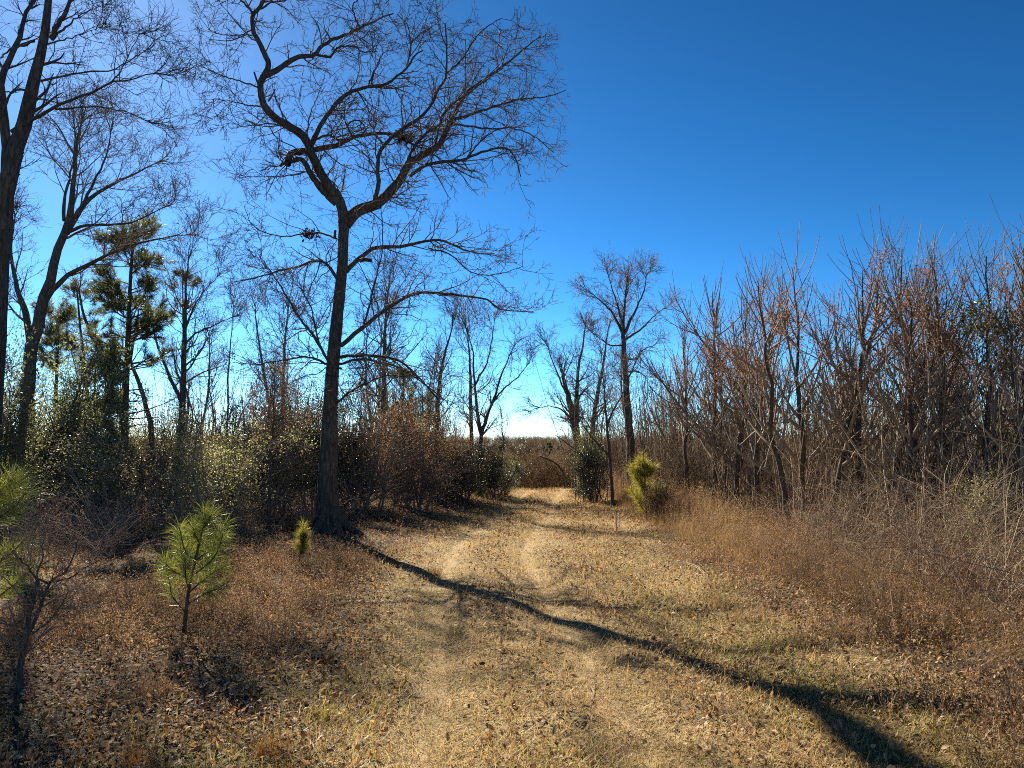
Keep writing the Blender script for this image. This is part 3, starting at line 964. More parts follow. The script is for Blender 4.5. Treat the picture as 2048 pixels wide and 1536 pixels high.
# thin shoots on the trunk
PT, RT = spawn(tp[None], hts[None] * mpp, [110], r, (0.3, 1.0), (50, 95), (0.25, 1.3), 0.2, 6, 0.16, (0, 0, 0.03), 0.04, 0.4, 0.004)
w.add(PT, RT, 3)
P2, R2 = spawn(PT, RT, np.full(len(PT), 5), r, (0.2, 1.0), (30, 70), (0.1, 0.4), 0.3, 4, 0.2, (0, 0, 0.03), 0.7, 0.5, 0.003)
w.add(P2, R2, 3)
obj('crown', w.build('crown', M_TWIG, base), oak)


# the two tangled leaf nests caught in the crown
for pxl, dep, s in (((618, 468), 0.5, 0.11), ((806, 275), 0.3, 0.12)):
    c = P(pxl[0], pxl[1], OY + dep)
    V, T = leaf_cards(r, c + r.normal(0, 1, (150, 3)) * s * np.array([0.75, .6, .45]), 0.07, 0.5)
    tag(obj('nest', mesh('nest', V - base, None, M_NEST, False, T), oak), kind='stuff')


# ------------------------------------------------------------------ other bare trees
def crown_wood(w, tr, rr, r, n1, L1, a1=(30, 60), t1=(0.3, 1.0), up=0.06, dens=1.0, fine=0.0050, k1=9, wig=0.12, flat=None, rad1=0.42):
    dens = dens * 1.35
    w1, q1 = spawn(tr[None], rr[None], [n1], r, t1, a1, L1, 0.45, k1, wig, (0, 0, up), rad1, 0.25, 0.008, flat, rmax=0.035)
    w0, q0 = spawn(tr[None], rr[None], [5], r, (0.86, 1.0), (4, 32), (L1[0] * 0.6, L1[1] * 0.55), 0.0, k1, wig, (0, 0, up), 0.8, 0.3, 0.008, rmax=0.03)
    w1, q1 = np.concatenate([w1, w0]), np.concatenate([q1, q0])
    w.add(w1, q1, 5)
    c2 = np.maximum((lens(w1) * 4.2 * dens).astype(int), 3)
    w2, q2 = spawn(w1, q1, c2, r, (0.15, 1), (25, 55), (L1[1] * 0.22, L1[1] * 0.5), 0.5, 6, wig * 1.2, (0, 0, up * 0.8), 0.6, 0.35, fine * 1.3, rmax=0.014)
    w.add(w2, q2, 4)
    c3 = np.maximum((lens(w2) * 7.0 * dens).astype(int), 2)
    w3, q3 = spawn(w2, q2, c3, r, (0.15, 1), (25, 60), (0.22, 0.7), 0.4, 4, 0.18, (0, 0, up * 0.7), 0.65, 0.45, fine, rmax=0.009)
    w.add(w3, q3, 3)
    c4 = np.full(len(w3), max(1, int(round(2.2 * dens))))
    w4, q4 = spawn(w3, q3, c4, r, (0.2, 1), (25, 60), (0.12, 0.34), 0.3, 3, 0.18, (0, 0, 0.03), 0.8, 0.6, fine * 0.8, rmax=0.005)
    w.add(w4, q4, 3)
    return w1, w2, w3


def bare_tree(label, pix, Yd, r0, r1, seed, n1=12, L1=(1.2, 2.6), limbs=(), name='bare_tree', mats=(None, None), husk=0, group=None, extend=True, **kw):
    """trunk traced in the photograph at distance Yd, radii in pixels; limbs: (pixels, r0, r1, y0, y1)"""
    r = np.random.default_rng(seed)
    m = Yd / F
    pts = np.array([P(a, b, Yd) for a, b in pix])
    if extend:
        g = onground(pts[0][0], Yd)
        g[2] -= 0.05
        pts = np.vstack([g, pts]) if pts[0][2] > g[2] + 0.1 else pts
    tr = resample(pts, 26)
    tr[1:] += r.normal(0, 0.008, tr[1:].shape) * np.array([1, 1, 0.3])
    rr = np.linspace(1, 0, 26) ** 0.9 * (r0 - r1) * m + r1 * m
    rr[-9:] *= np.linspace(1, 0.55, 9)
    rr[0] *= 1.25
    b = tr[0].copy()
    t = thing(name, b, label, 'tree', group)
    w = Wood()
    w.add(tr, rr, 9, 0.03, r)
    obj('trunk', w.build('trunk', mats[0] or M_BARK, b), t)
    cw = Wood()
    tips = list(crown_wood(cw, tr, rr, r, n1, L1, **kw))
    for lp, a, c, y0, y1 in limbs:
        q = traced(lp, Yd, y0, y1, 16, 0.01, r)
        rad = np.linspace(1, 0, 16) ** 1.2 * (a - c) * m + c * m * 0.8
        w = Wood()
        w.add(q, rad, 7, 0.03, r)
        obj('limb', w.build('limb', mats[0] or M_BARK, b), t)
        k2 = dict(kw)
        k2.update(t1=(0.12, 1.0))
        n2 = max(4, int(lens(q[None])[0] * 3.2))
        tips += list(crown_wood(cw, q, rad, r, n2, (L1[0] * 0.45, L1[1] * 0.6), **k2))
    obj('crown', cw.build('crown', mats[1] or M_TWIG2, b), t)
    if husk:
        pt = np.concatenate([a[:, -1] for a in tips if len(a)])
        pt = pt[r.integers(0, len(pt), husk)]
        pt = pt[pt[:, 2] > b[2] + 2]
        V, T = leaf_cards(r, pt + r.normal(0, 0.04, pt.shape), 0.055, 0.6)
        obj('dead_leaves', mesh('dead_leaves', V - b, None, M_SEED, False, T), t)
    return t


z1 = lambda p: [(a / 2.926, b / 2.926) for a, b in p]
# left edge: tall tree with twin stems leaning right
bare_tree('massive dark tree with twin stems cut off by the left and top frame edges', [(-30, 1090), (-25, 900), (-12, 700), (2, 480), (14, 380), (30, 308), (50, 240), (68, 165), (85, 95), (94, 35), (98, -30), (102, -120)], 12.6, 27, 7, 31,
          5, (0.8, 1.6), [
    (z1([(40, 1010), (30, 780), (12, 600), (5, 450), (60, 350), (118, 200), (160, 60), (200, -60)]), 12, 4, 0, 0.4),
    (z1([(300, 225), (360, 120), (420, -10), (450, -120)]), 6.5, 3, 0, -0.5),
    (z1([(70, 770), (190, 700), (280, 650), (400, 590), (540, 540), (660, 480), (800, 460), (900, 430), (968, 438)]), 4.6, 0.8, 0, -1.2),
    (z1([(320, 640), (460, 630), (600, 630), (720, 650), (800, 680), (905, 725)]), 2.2, 0.6, -0.3, 0.3),
    (z1([(215, 480), (350, 450), (480, 430), (660, 405), (740, 360), (830, 310), (885, 280)]), 2.8, 0.7, 0, 1.0),
    (z1([(640, 490), (700, 430), (760, 300), (800, 220), (835, 190)]), 1.6, 0.6, -0.8, -1.2),
    (z1([(160, 520), (90, 530), (40, 540), (-60, 500)]), 3, 1, 0, -0.6),
    (z1([(200, 240), (80, 285), (0, 340), (-60, 380)]), 3.4, 1, 0.1, 0.8),
    (z1([(330, 200), (420, 130), (520, 60), (620, 30)]), 2.6, 0.7, 0, 0.9),
    (z1([(270, 260), (380, 230), (480, 200), (600, 150)]), 2.0, 0.6, 0, -0.8)], t1=(0.5, 1.0), mats=(M_OAK, M_TWIG), dens=0.85, fine=0.0038)

bare_tree('bare tree with wide forked crown left of the tall pine', [(60, 720), (72, 660), (88, 600), (104, 545), (116, 495), (130, 466), (140, 425), (150, 340), (157, 270), (172, 215)], 18, 17, 2.0, 32, 9, (1.4, 2.8), [
    (z1([(390, 1365), (440, 1280), (520, 1165), (640, 1090), (780, 1020), (920, 950), (985, 930)]), 6.5, 1.0, 0, 1.4),
    (z1([(410, 1355), (500, 1320), (640, 1315), (780, 1300), (900, 1240), (1000, 1200)]), 4.0, 0.9, 0, -1.5),
    (z1([(440, 1270), (520, 1120), (600, 960), (640, 840), (660, 720)]), 4.0, 0.9, 0, -1.2),
    ([(92, 600), (125, 560), (190, 522), (260, 492), (335, 475), (400, 470)], 6.0, 0.9, 0, -0.8),
    ([(60, 680), (50, 622), (31, 565), (24, 500), (30, 420)], 8, 1.5, 0, 0.6),
    (z1([(375, 1290), (380, 1150), (420, 1000), (440, 830), (430, 700)]), 4.0, 0.9, 0, 1.0)], t1=(0.55, 1.0), dens=0.85)

bare_tree('slim bare tree with fan of ascending branches right of the tall pine', [(362, 870), (366, 760), (370, 650), (371, 600), (374, 550), (380, 505)], 21, 9, 1.5, 33, 16, (1.0, 2.6), [
    ([(362, 802), (345, 765), (322, 712), (308, 665), (305, 620)], 4.5, 1.5, 0, 0.6),
    ([(370, 660), (385, 620), (405, 585), (440, 550)], 3.0, 0.8, 0, 0.5),
    ([(369, 690), (395, 665), (430, 650), (470, 632)], 2.6, 0.8, 0, -0.6)], t1=(0.4, 1.0), up=0.10, dens=0.8)
bare_tree('pale leaning trunk crossing behind the tall pine', [(245, 845), (225, 780), (204, 718), (180, 665), (165, 620), (158, 580)], 21.5, 7.5, 3, 34, 5, (0.7, 1.4), t1=(0.5, 1.0), dens=0.7)
bare_tree('thin forked tree leaning left just right of the tall pine trunk', [(303, 860), (292, 815), (281, 775), (268, 742), (262, 715), (275, 640), (280, 590)], 22.5, 6.5, 1.5, 35, 7, (0.8, 1.6), t1=(0.4, 1.0), dens=0.7)
bare_tree('very thin straight sapling against pale sky left of the oak', [(455, 840), (456, 770), (460, 700), (465, 640), (468, 600)], 22, 2.5, 0.9, 36, 12, (0.5, 1.3), a1=(20, 40), up=0.1, dens=0.6)
bare_tree('rounded bare tree behind the russet topped shrub left of the oak', [(566, 820), (567, 740), (570, 690), (574, 640), (580, 590)], 27, 5.5, 1.5, 37, 15, (1.2, 2.8), up=0.08, dens=0.8)
bare_tree('bare tree close behind the left side of the oak trunk', [(540, 840), (530, 760), (520, 700), (512, 640), (510, 600)], 28.5, 4.5, 1.2, 38, 12, (1.0, 2.6), up=0.08, dens=0.7)
bare_tree('straight bare tree standing close behind the right side of the oak trunk', [(766, 900), (767, 800), (769, 700), (771, 640), (776, 590), (780, 545)], 24, 7.5, 1.6, 39, 20, (1.0, 2.3), t1=(0.3, 1.0), dens=0.9)
bare_tree('slender bare tree between the oak and the forked tree', [(874, 900), (875, 820), (880, 750), (892, 700), (903, 660), (906, 625)], 24.5, 6.5, 1.5, 40, 13, (1.0, 2.1), up=0.08, dens=0.8)
bare_tree('straight thin trunk touching the forked tree left of the track end', [(943, 920), (942, 820), (940, 730), (936, 680), (930, 645)], 25.5, 5.5, 1.4, 41, 14, (1.0, 2.2), t1=(0.35, 1.0), up=0.09, dens=0.85)
bare_tree('bare tree with low fork standing over dark evergreen left of the track end', [(960, 960), (961, 900), (963, 866)], 24, 7, 5.5, 42, 0, (1.0, 2.2), [
    ([(963, 868), (953, 810), (948, 750), (945, 700), (930, 650)], 4.2, 1.0, 0, 0.7),
    ([(963, 868), (976, 830), (990, 790), (1005, 745), (1030, 690)], 4.2, 1.0, 0, -0.8),
    ([(985, 805), (1010, 775), (1035, 755), (1060, 725)], 2.4, 0.8, -0.4, -0.9),
    ([(950, 770), (975, 720), (985, 670), (990, 630)], 2.4, 0.8, 0.3, 0.9)], up=0.08, dens=0.8)
bare_tree('small pale bare tree farthest off, low beside the gap of sky', [(1008, 930), (1008, 890), (1004, 860), (1004, 830)], 46, 3.2, 1.0, 43, 14, (1.2, 2.6), t1=(0.4, 1.0), dens=0.5, fine=0.006)

bare_tree('bare tree with thick broken topped trunk right of the track end', [(1163, 960), (1158, 900), (1148, 840), (1136, 790), (1126, 752)], 25, 9.5, 6, 44, 12, (0.8, 2.0), [
    ([(1152, 850), (1154, 790), (1156, 740), (1166, 690), (1172, 640)], 6, 1.4, 0.2, 0.5),
    ([(1140, 800), (1120, 760), (1105, 720), (1090, 680)], 2.6, 0.8, 0, -0.7),
    ([(1150, 845), (1125, 820), (1100, 812), (1075, 815)], 2.2, 0.8, 0, -0.9)], t1=(0.2, 1.0), up=0.05, dens=0.9)
bare_tree('leaning bare tree between the broken topped trunk and the brown leaved tree', [(1178, 920), (1186, 850), (1196, 780), (1208, 720), (1214, 670), (1222, 640)], 26, 6.5, 1.4, 45, 14, (0.9, 1.9), t1=(0.35, 1.0), dens=0.85)
bare_tree('tall straight tree with few brown leaves in its crown right of the track', [(1262, 960), (1260, 880), (1254, 800), (1250, 740), (1247, 690), (1246, 660), (1250, 600), (1255, 550)], 24, 10.5, 1.5, 46, 8, (0.9, 1.8), [
    ([(1247, 668), (1228, 630), (1205, 605), (1175, 580)], 3.8, 0.8, 0, 0.6),
    ([(1247, 668), (1235, 610), (1222, 570), (1215, 545)], 3.2, 0.8, 0, -0.6),
    ([(1248, 668), (1266, 630), (1285, 590), (1295, 545)], 3.8, 0.8, 0, -0.7),
    ([(1247, 680), (1280, 660), (1310, 630), (1332, 615)], 3.0, 0.8, 0, 0.7),
    ([(1251, 720), (1275, 715), (1285, 700), (1310, 690)], 2.6, 0.8, 0, 0.4),
    ([(1253, 745), (1275, 742), (1292, 755)], 2.4, 0.8, 0, -0.4),
    ([(1246, 690), (1220, 690), (1190, 670)], 2.2, 0.8, 0, 0.4)], t1=(0.45, 1.0), husk=900, dens=0.9)
bare_tree('thin crooked bare tree growing past the dark bush right of the track', [(1226, 1000), (1222, 950), (1217, 880), (1212, 830), (1208, 780), (1205, 745)], 19.5, 4.2, 1.0, 47, 12, (0.6, 1.6), [
    ([(1219, 915), (1200, 892), (1178, 868), (1160, 840)], 2.6, 0.8, 0, -0.4),
    ([(1214, 850), (1232, 810), (1250, 780), (1255, 740)], 2.4, 0.8, 0, 0.4)], t1=(0.3, 1.0), dens=0.7, up=0.08)

# background trees that close the gaps between those
r = np.random.default_rng(50)
protos = []
for i in range(5):
    h = 6.0
    tr = resample(np.array([[0, 0, -0.3], [0.1 * r.normal(), 0.1 * r.normal(), h * .3], [0.25 * r.normal(), 0.25 * r.normal(), h * .65], [0.4 * r.normal(), 0.4 * r.normal(), h]]), 20)
    rr = np.linspace(0.085, 0.015, 20)
    w = Wood(); w.add(tr, rr, 7, 0.03, r)
    cw = Wood(); crown_wood(cw, tr, rr, r, 16, (0.9, 2.3), t1=(0.25, 1.0), up=0.08, dens=0.6, fine=0.006)
    protos.append((w.build('trunk', M_BARK), cw.build('crown', M_TWIG2)))
back = []
spots = [(x_, y_) for x_, y_ in zip(r.uniform(-26, -4, 26), r.uniform(27, 48, 26)) if x_ / y_ < -0.09 and x_ / y_ > -0.75] + \
        [(x_, y_) for x_, y_ in zip(r.uniform(4, 30, 12), r.uniform(30, 48, 12)) if x_ / y_ > 0.11 and x_ / y_ < 0.75]
for i, (x_, y_) in enumerate(spots):
    side = 'left' if x_ < 0 else 'right'
    t = thing('bare_tree', onground(x_, y_), 'bare grey tree far back in the wood on the %s of the track' % side, 'tree', 'bare trees far back in the %s wood' % side)
    a, b = protos[i % 5]
    obj('trunk', a, t)
    obj('crown', b, t)
    t.rotation_euler.z = r.uniform(0, 6.28)
    s = r.uniform(0.75, 1.25)
    t.scale = (s, s, s * r.uniform(0.9, 1.15))


# ------------------------------------------------------------------ pines
def needles(r, tips, dirs, n, L, wd, cone=(15, 75)):
    """n needles per tuft, long thin triangles-and-quad strips bending a little"""
    M = len(tips) * n
    c = np.repeat(tips, n, 0)
    d0 = np.repeat(dirs, n, 0)
    rv = r.normal(0, 1, (M, 3))
    s = norm(rv - (rv * d0).sum(1, keepdims=True) * d0)
    a = np.radians(r.uniform(cone[0], cone[1], M))[:, None]
    d = norm(d0 * np.cos(a) + s * np.sin(a))
    c = c - d0 * r.uniform(0, 0.8, (M, 1)) * L * 0.7
    Ln = (L * r.uniform(0.7, 1.15, M))[:, None]
    side = norm(np.cross(d, r.normal(0, 1, (M, 3)))) * wd
    mid = c + d * Ln * 0.55
    tip = c + norm(d + np.array([0, 0, -0.16])) * Ln
    V = np.stack([c - side * .6, c + side * .6, mid + side, mid - side, tip], 1).reshape(-1, 3)
    i = np.arange(M)[:, None] * 5
    return V, i + np.array([[0, 1, 2, 3]]), i + np.array([[3, 2, 4]])


def young_pine(label, base, H, seed, nb=14, spread=0.35, mat=None, lean=(0, 0), nl=0.17, nn=70, low=0.3, wd=0.0017, group=None, dens=1.0):
    r = np.random.default_rng(seed)
    t = thing('young_pine', base, label, 'tree', group)
    tr = resample(np.array([[0, 0, -0.05], [lean[0] * .35, lean[1] * .35, H * .4], [lean[0] * .8, lean[1] * .8, H * .8], [lean[0], lean[1], H * 0.95]]), 14)
    rr = np.linspace(0.016, 0.006, 14) * H / 1.1
    w = Wood(); w.add(tr, rr, 7, 0.04, r)
    obj('trunk', w.build('trunk', M_PINEBARK), t)
    B, RB = spawn(tr[None], rr[None], [nb], r, (low, 0.80), (48, 72), (spread * 1.0, spread * 1.6), 0.62, 9, 0.05, (0, 0, 0.075), 0.5, 0.5, 0.003)
    w = Wood(); w.add(B, RB, 5)
    obj('branches', w.build('branches', M_PINEBARK), t)
    tips, dirs = [], []
    for k in range(3, 9):
        for f in (0.0, 0.33, 0.66):
            tips.append(B[:, k] * (1 - f) + B[:, k - 1] * f)
            dirs.append(norm(norm(B[:, k] - B[:, k - 1]) + np.array([0, 0, 0.25])))
    for k in range(7, 14):
        for f in (0.0, 0.33, 0.66):
            tips.append(tr[k:k + 1] * (1 - f) + tr[k - 1:k] * f)
            dirs.append(norm(tr[k:k + 1] - tr[k - 1:k]))
    ti, di = np.concatenate(tips), np.concatenate(dirs)
    V, Q, T = needles(r, ti, di, int(nn * dens), nl, wd, (18, 62))
    obj('needles', mesh('needles', V, Q, mat or M_NEEDLE, False, T), t)
    return t


def traced_pine(label, base, trunk_pix, branch_pix, seed, nl, mat):
    """young pine whose stem and branches follow the photograph; each branch also gets a distance offset"""
    r = np.random.default_rng(seed)
    Yd = base[1]
    t = thing('young_pine', base, label, 'tree')
    tr = traced(trunk_pix, Yd, 0, 0.06, 24)
    tr = np.vstack([base + (0, 0, -0.05), tr])
    rr = np.linspace(0.019, 0.006, 25)
    w = Wood(); w.add(tr, rr, 8, 0.05, r)
    obj('trunk', w.build('trunk', M_PINEBARK, base), t)
    ti, di = [], []

    def along(q, a):
        n = len(q)
        for k in range(int(n * a), n):
            ti.append(q[k]); di.append(norm(q[k] - q[k - 1]))
    along(resample(tr, 60), 0.60)
    w = Wood()
    qs = [traced(p, Yd, 0, dy, 30, 0.0, r) for p, dy in branch_pix]
    for az, z0, L in ((1.4, 0.36, .34), (-1.3, 0.40, .36), (1.8, 0.55, .30), (-1.7, 0.60, .28), (0.6, 0.60, .26)):      # towards and away from the camera
        i = int(z0 * 24); p0 = tr[i]; d = np.array([math.cos(az), math.sin(az), 0])
        qs.append(resample([p0, p0 + d * L * .55 + np.array([0, 0, .10]), p0 + d * L * .9 + np.array([0, 0, .30])], 30))
    for q in qs:
        w.add(q, np.linspace(0.007, 0.0035, 30), 5)
        along(q, 0.38)
    obj('branches', w.build('branches', M_PINEBARK, base), t)
    V, Q, T = needles(r, np.array(ti), np.array(di), 12, nl, 0.0014, (20, 70))
    obj('needles', mesh('needles', V - base, Q, mat, False, T), t)


zp = lambda p: [(300 + a / 4.8, 980 + c / 4.8) for a, c in p]
b = G(366, 1272)
traced_pine('young green pine with bare lower stem standing alone in leaf litter on the left', b,
            zp([(325, 1380), (350, 1120), (390, 860), (412, 760), (450, 600), (500, 380), (522, 250), (532, 150)]),
            [(zp([(385, 790), (335, 690), (300, 600), (285, 470), (290, 390)]), 0.08), (zp([(370, 1090), (450, 1040), (540, 990), (640, 950), (720, 900)]), -0.1),
             (zp([(400, 960), (480, 890), (560, 830), (640, 770), (760, 720)]), 0.12), (zp([(440, 800), (540, 720), (620, 640), (670, 520), (700, 420)]), -0.08),
             (zp([(335, 1170), (270, 1090), (210, 1010), (190, 900), (150, 720)]), 0.1), (zp([(380, 860), (300, 820), (200, 760), (120, 660)]), -0.12),
             (zp([(500, 380), (540, 320), (580, 260), (590, 220)]), 0.04), (zp([(470, 500), (430, 420), (410, 350)]), -0.05)], 61, 0.16, M_NEEDLE)
b = G(597, 1142)
young_pine('small yellow green pine seedling just left of the oak foot', b, 0.62, 62, 6, 0.10, M_NEEDLEY, (0.05, 0), 0.13, 16, 0.35, 0.0014)
b = onground(2.72, 15.5)
young_pine('bright yellow green young pine rising from dry grass right of the track', b, 1.46, 63, 32, 0.43, M_NEEDLEY, (-0.05, 0), 0.20, 11, 0.12, 0.0022)
b = onground(-4.22, 6.1)
young_pine('larger green pine cut by the left edge of the frame', b, 1.75, 64, 20, 0.50, M_NEEDLE, (-0.05, 0), 0.22, 18, 0.15, 0.0014)
b = onground(8.1, 12.6)
young_pine('thin yellow green pine inside the thicket at the far right', b, 2.3, 65, 14, 0.22, M_NEEDLEY, (0.02, 0), 0.18, 14, 0.62, 0.0018)


def tall_pine(label, pix, Yd, r0, r1, seed, n1, L1, t1, tuft=(22, 0.20), mat=None, ang=(50, 85), up=0.05, dead=0):
    r = np.random.default_rng(seed)
    m = Yd / F
    pts = np.array([P(a, b, Yd) for a, b in pix])
    g = onground(pts[0][0], Yd); g[2] -= 0.05
    tr = resample(np.vstack([g, pts]) if pts[0][2] > g[2] + .1 else pts, 26)
    rr = np.linspace(r0, r1, 26) * m
    b = tr[0].copy()
    t = thing('pine_tree', b, label, 'tree')
    w = Wood(); w.add(tr, rr, 9, 0.03, r)
    obj('trunk', w.build('trunk', M_PINEBARK, b), t)
    w = Wood()
    B, RB = spawn(tr[None], rr[None], [n1], r, t1, ang, L1, 0.55, 8, 0.09, (0, 0, up), 0.4, 0.35, 0.006)
    w.add(B, RB, 5)
    B2, RB2 = spawn(B, RB, np.full(len(B), 9), r, (0.3, 1.0), (25, 60), (0.25, 0.7), 0.4, 5, 0.12, (0, 0, 0.10), 0.6, 0.5, 0.004)
    w.add(B2, RB2, 4)
    if dead:
        D, RD = spawn(tr[None], rr[None], [dead], r, (0.25, t1[0] + 0.15), (60, 95), (0.5, 1.7), 0.2, 6, 0.12, (0, 0, 0.02), 0.25, 0.3, 0.005)
        w.add(D, RD, 4)
        D2, RD2 = spawn(D, RD, np.full(len(D), 6), r, (0.2, 1.0), (25, 65), (0.2, 0.6), 0.3, 4, 0.15, (0, 0, 0), 0.6, 0.5, 0.004)
        w.add(D2, RD2, 3)
    obj('branches', w.build('branches', M_PINEBARK, b), t)
    ti = np.concatenate([B[:, -1], B2[:, -1], B2[:, -2], tr[-1:], tr[-2:-1]])
    di = np.concatenate([norm(B[:, -1] - B[:, -2]), norm(B2[:, -1] - B2[:, -2]), norm(B2[:, -2] - B2[:, -3]), norm(tr[-1:] - tr[-2:-1]), norm(tr[-1:] - tr[-2:-1])])
    di = norm(di + np.array([0, 0, 0.25]))
    V, Q, T = needles(r, ti, di, tuft[0], tuft[1], 0.0055, (10, 70))
    obj('needles', mesh('needles', V - b, Q, mat or M_NEEDLED, False, T), t)


tall_pine('tall dark pine with dense tufted crown on the left', [(248, 900), (250, 800), (255, 700), (258, 620), (262, 540), (266, 490), (268, 462)], 20, 10.0, 2.0, 71, 52, (0.8, 1.7), (0.46, 0.99), dead=14)
tall_pine('small pine crown on thin trunk left of the tall pine', [(178, 900), (176, 820), (168, 720), (160, 650), (155, 590), (152, 565)], 23, 5, 1.4, 72, 12, (0.5, 1.1), (0.66, 0.99))
tall_pine('low shaggy dark pine behind the left evergreen shrubs', [(186, 900), (188, 820), (190, 760), (192, 715)], 19, 5, 1.2, 73, 22, (0.5, 1.2), (0.35, 0.99), (30, 0.22))
tall_pine('sparse pine behind the forked bare tree on the far left', [(110, 900), (112, 780), (116, 690), (118, 620)], 24, 6, 1.5, 74, 18, (0.6, 1.5), (0.6, 0.99))
tall_pine('pine top showing over the fan shaped bare tree', [(368, 820), (367, 700), (366, 620), (365, 548)], 23.5, 4, 1.1, 75, 7, (0.3, 0.7), (0.80, 0.99), (18, 0.19))
tall_pine('green pine half hidden behind drooping oak branches', [(800, 930), (802, 860), (806, 790), (808, 745)], 25, 6, 1.4, 76, 18, (0.5, 1.3), (0.45, 0.99))
tall_pine('small dark pine beside the drooping oak branches', [(850, 930), (848, 880), (846, 830), (845, 790)], 30, 4, 1.2, 77, 12, (0.4, 1.0), (0.5, 0.99))


# ------------------------------------------------------------------ shrubs
def shrub_protos(seed, mat, size, wr, n, stems=7, k=3, dead=0.0, twig=None, clump=0.16):
    """unit shrub (about 1 m radius, 2 m high): stems and leaves set in clumps round the twig tips"""
    out = []
    for j in range(k):
        r = np.random.default_rng(seed + j)
        b = np.stack([r.normal(0, 0.10, stems), r.normal(0, 0.10, stems), np.full(stems, -0.05)], 1)
        az, a = r.uniform(0, 6.283, stems), np.radians(r.uniform(3, 32, stems))
        d = np.stack([np.cos(az) * np.sin(a), np.sin(az) * np.sin(a), np.cos(a)], 1)
        st_ = r.uniform(1.2, 2.0, stems)[:, None] / 8
        p = [b]
        for _ in range(8):
            p.append(p[-1] + d * st_)
            d = norm(d + r.normal(0, 0.12, (stems, 3)) + np.array([0, 0, 0.02]))
        Pn = np.stack(p, 1)
        R = np.linspace(0.022, 0.006, 9)[None] * np.ones((stems, 1))
        w = Wood(); w.add(Pn, R, 5)
        P1, R1 = spawn(Pn, R, np.full(stems, 15), r, (0.08, 1), (35, 80), (0.4, 0.95), 0.55, 6, 0.16, (0, 0, 0.03), 0.5, 0.4, 0.004)
        w.add(P1, R1, 4)
        P2, R2 = spawn(P1, R1, np.full(len(P1), 6), r, (0.2, 1), (25, 65), (0.15, 0.42), 0.4, 4, 0.18, (0, 0, 0.03), 0.6, 0.5, 0.0028)
        w.add(P2, R2, 3)
        sm = w.build('stems', twig or M_TWIG2)
        allp = np.concatenate([P2[:, 1:].reshape(-1, 3), P1[:, 3:].reshape(-1, 3), Pn[:, -2:].reshape(-1, 3)])
        c = allp[r.integers(0, len(allp), n)] + r.normal(0, clump * 0.35, (n, 3))
        c = c[c[:, 2] > 0.03]
        V, T = leaf_cards(r, c, size, wr, 0.25)
        out.append((sm, mesh('foliage', V, None, mat, False, T)))
    return out


HOLLY = shrub_protos(100, M_HOLLY, 0.036, 0.5, 8200)
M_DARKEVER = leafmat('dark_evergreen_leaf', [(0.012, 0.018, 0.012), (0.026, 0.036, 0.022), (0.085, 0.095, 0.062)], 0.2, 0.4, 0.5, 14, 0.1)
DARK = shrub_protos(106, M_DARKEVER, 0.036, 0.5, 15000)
PRIVET = shrub_protos(110, M_PRIVET, 0.032, 0.5, 6200)
RUSSET = shrub_protos(120, M_RUSSET, 0.030, 0.55, 7000, 9)
SPARSE = shrub_protos(130, M_RUSSET, 0.030, 0.5, 2300, 10)
_ns = [0]


def shrub(kind, x, y, w, h, label, d=None, name='evergreen_shrub', cat='shrub', group=None):
    i = _ns[0]; _ns[0] += 1
    t = thing(name, onground(x, y), label, cat, group)
    a, b = kind[i % len(kind)]
    obj('stems', a, t)
    obj('foliage', b, t)
    t.rotation_euler.z = i * 2.1
    t.scale = (w / 1.6, (d or w) / 1.6, h / 1.9)
    return t


def at(px, Y): return (px - 1024) / F * Y


shrub(HOLLY, at(40, 15.5), 15.5, 3.0, 4.3, 'biggest dark glossy evergreen at the left edge of the frame')
shrub(HOLLY, at(150, 16.5), 16.5, 2.6, 3.3, 'dark evergreen under the leaning pale trunk')
shrub(HOLLY, at(-40, 13.5), 13.5, 2.2, 2.8, 'dark evergreen behind the larger green pine at the left edge')
shrub(PRIVET, at(210, 14.5), 14.5, 2.6, 2.0, 'olive leaved shrub below the tall pine trunk')
shrub(PRIVET, at(415, 12.6), 12.6, 2.1, 2.25, 'sunlit olive green shrub behind the young pine', name='olive_shrub')
shrub(SPARSE, at(330, 15.2), 15.2, 2.2, 1.9, 'brown twiggy shrub below the fan shaped bare tree', name='brown_shrub')
shrub(PRIVET, at(470, 14.2), 14.2, 1.8, 2.0, 'olive shrub next to the thin dark sapling left of the oak', name='olive_shrub')
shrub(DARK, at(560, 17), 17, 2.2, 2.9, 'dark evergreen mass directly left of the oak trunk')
shrub(RUSSET, at(540, 16), 16, 1.9, 3.5, 'tall russet topped shrub left of the oak trunk', name='russet_shrub')
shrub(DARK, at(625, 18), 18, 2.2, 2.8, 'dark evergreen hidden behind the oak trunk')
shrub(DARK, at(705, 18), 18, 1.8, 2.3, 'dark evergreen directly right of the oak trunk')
shrub(SPARSE, at(740, 17.6), 17.6, 2.2, 2.8, 'brown twiggy shrub with few leaves right of the oak', name='brown_shrub')
shrub(RUSSET, at(800, 19), 19, 2.3, 3.0, 'tall russet brown shrub right of the oak', name='russet_shrub')
shrub(SPARSE, at(835, 18.2), 18.2, 1.9, 2.2, 'low brown shrub in front of the tall russet shrub', name='brown_shrub')
shrub(RUSSET, at(868, 20.5), 20.5, 2.0, 2.7, 'russet shrub nearest to the dark evergreens at the track end', name='russet_shrub')
shrub(SPARSE, at(890, 22.5), 22.5, 2.0, 2.2, 'brown shrub behind the russet shrubs near the track end', name='brown_shrub')
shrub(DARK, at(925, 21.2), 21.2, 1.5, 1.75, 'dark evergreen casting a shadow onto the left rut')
shrub(DARK, at(985, 23.5), 23.5, 1.6, 2.1, 'rounded green evergreen at the left end of the track', name='evergreen_shrub')
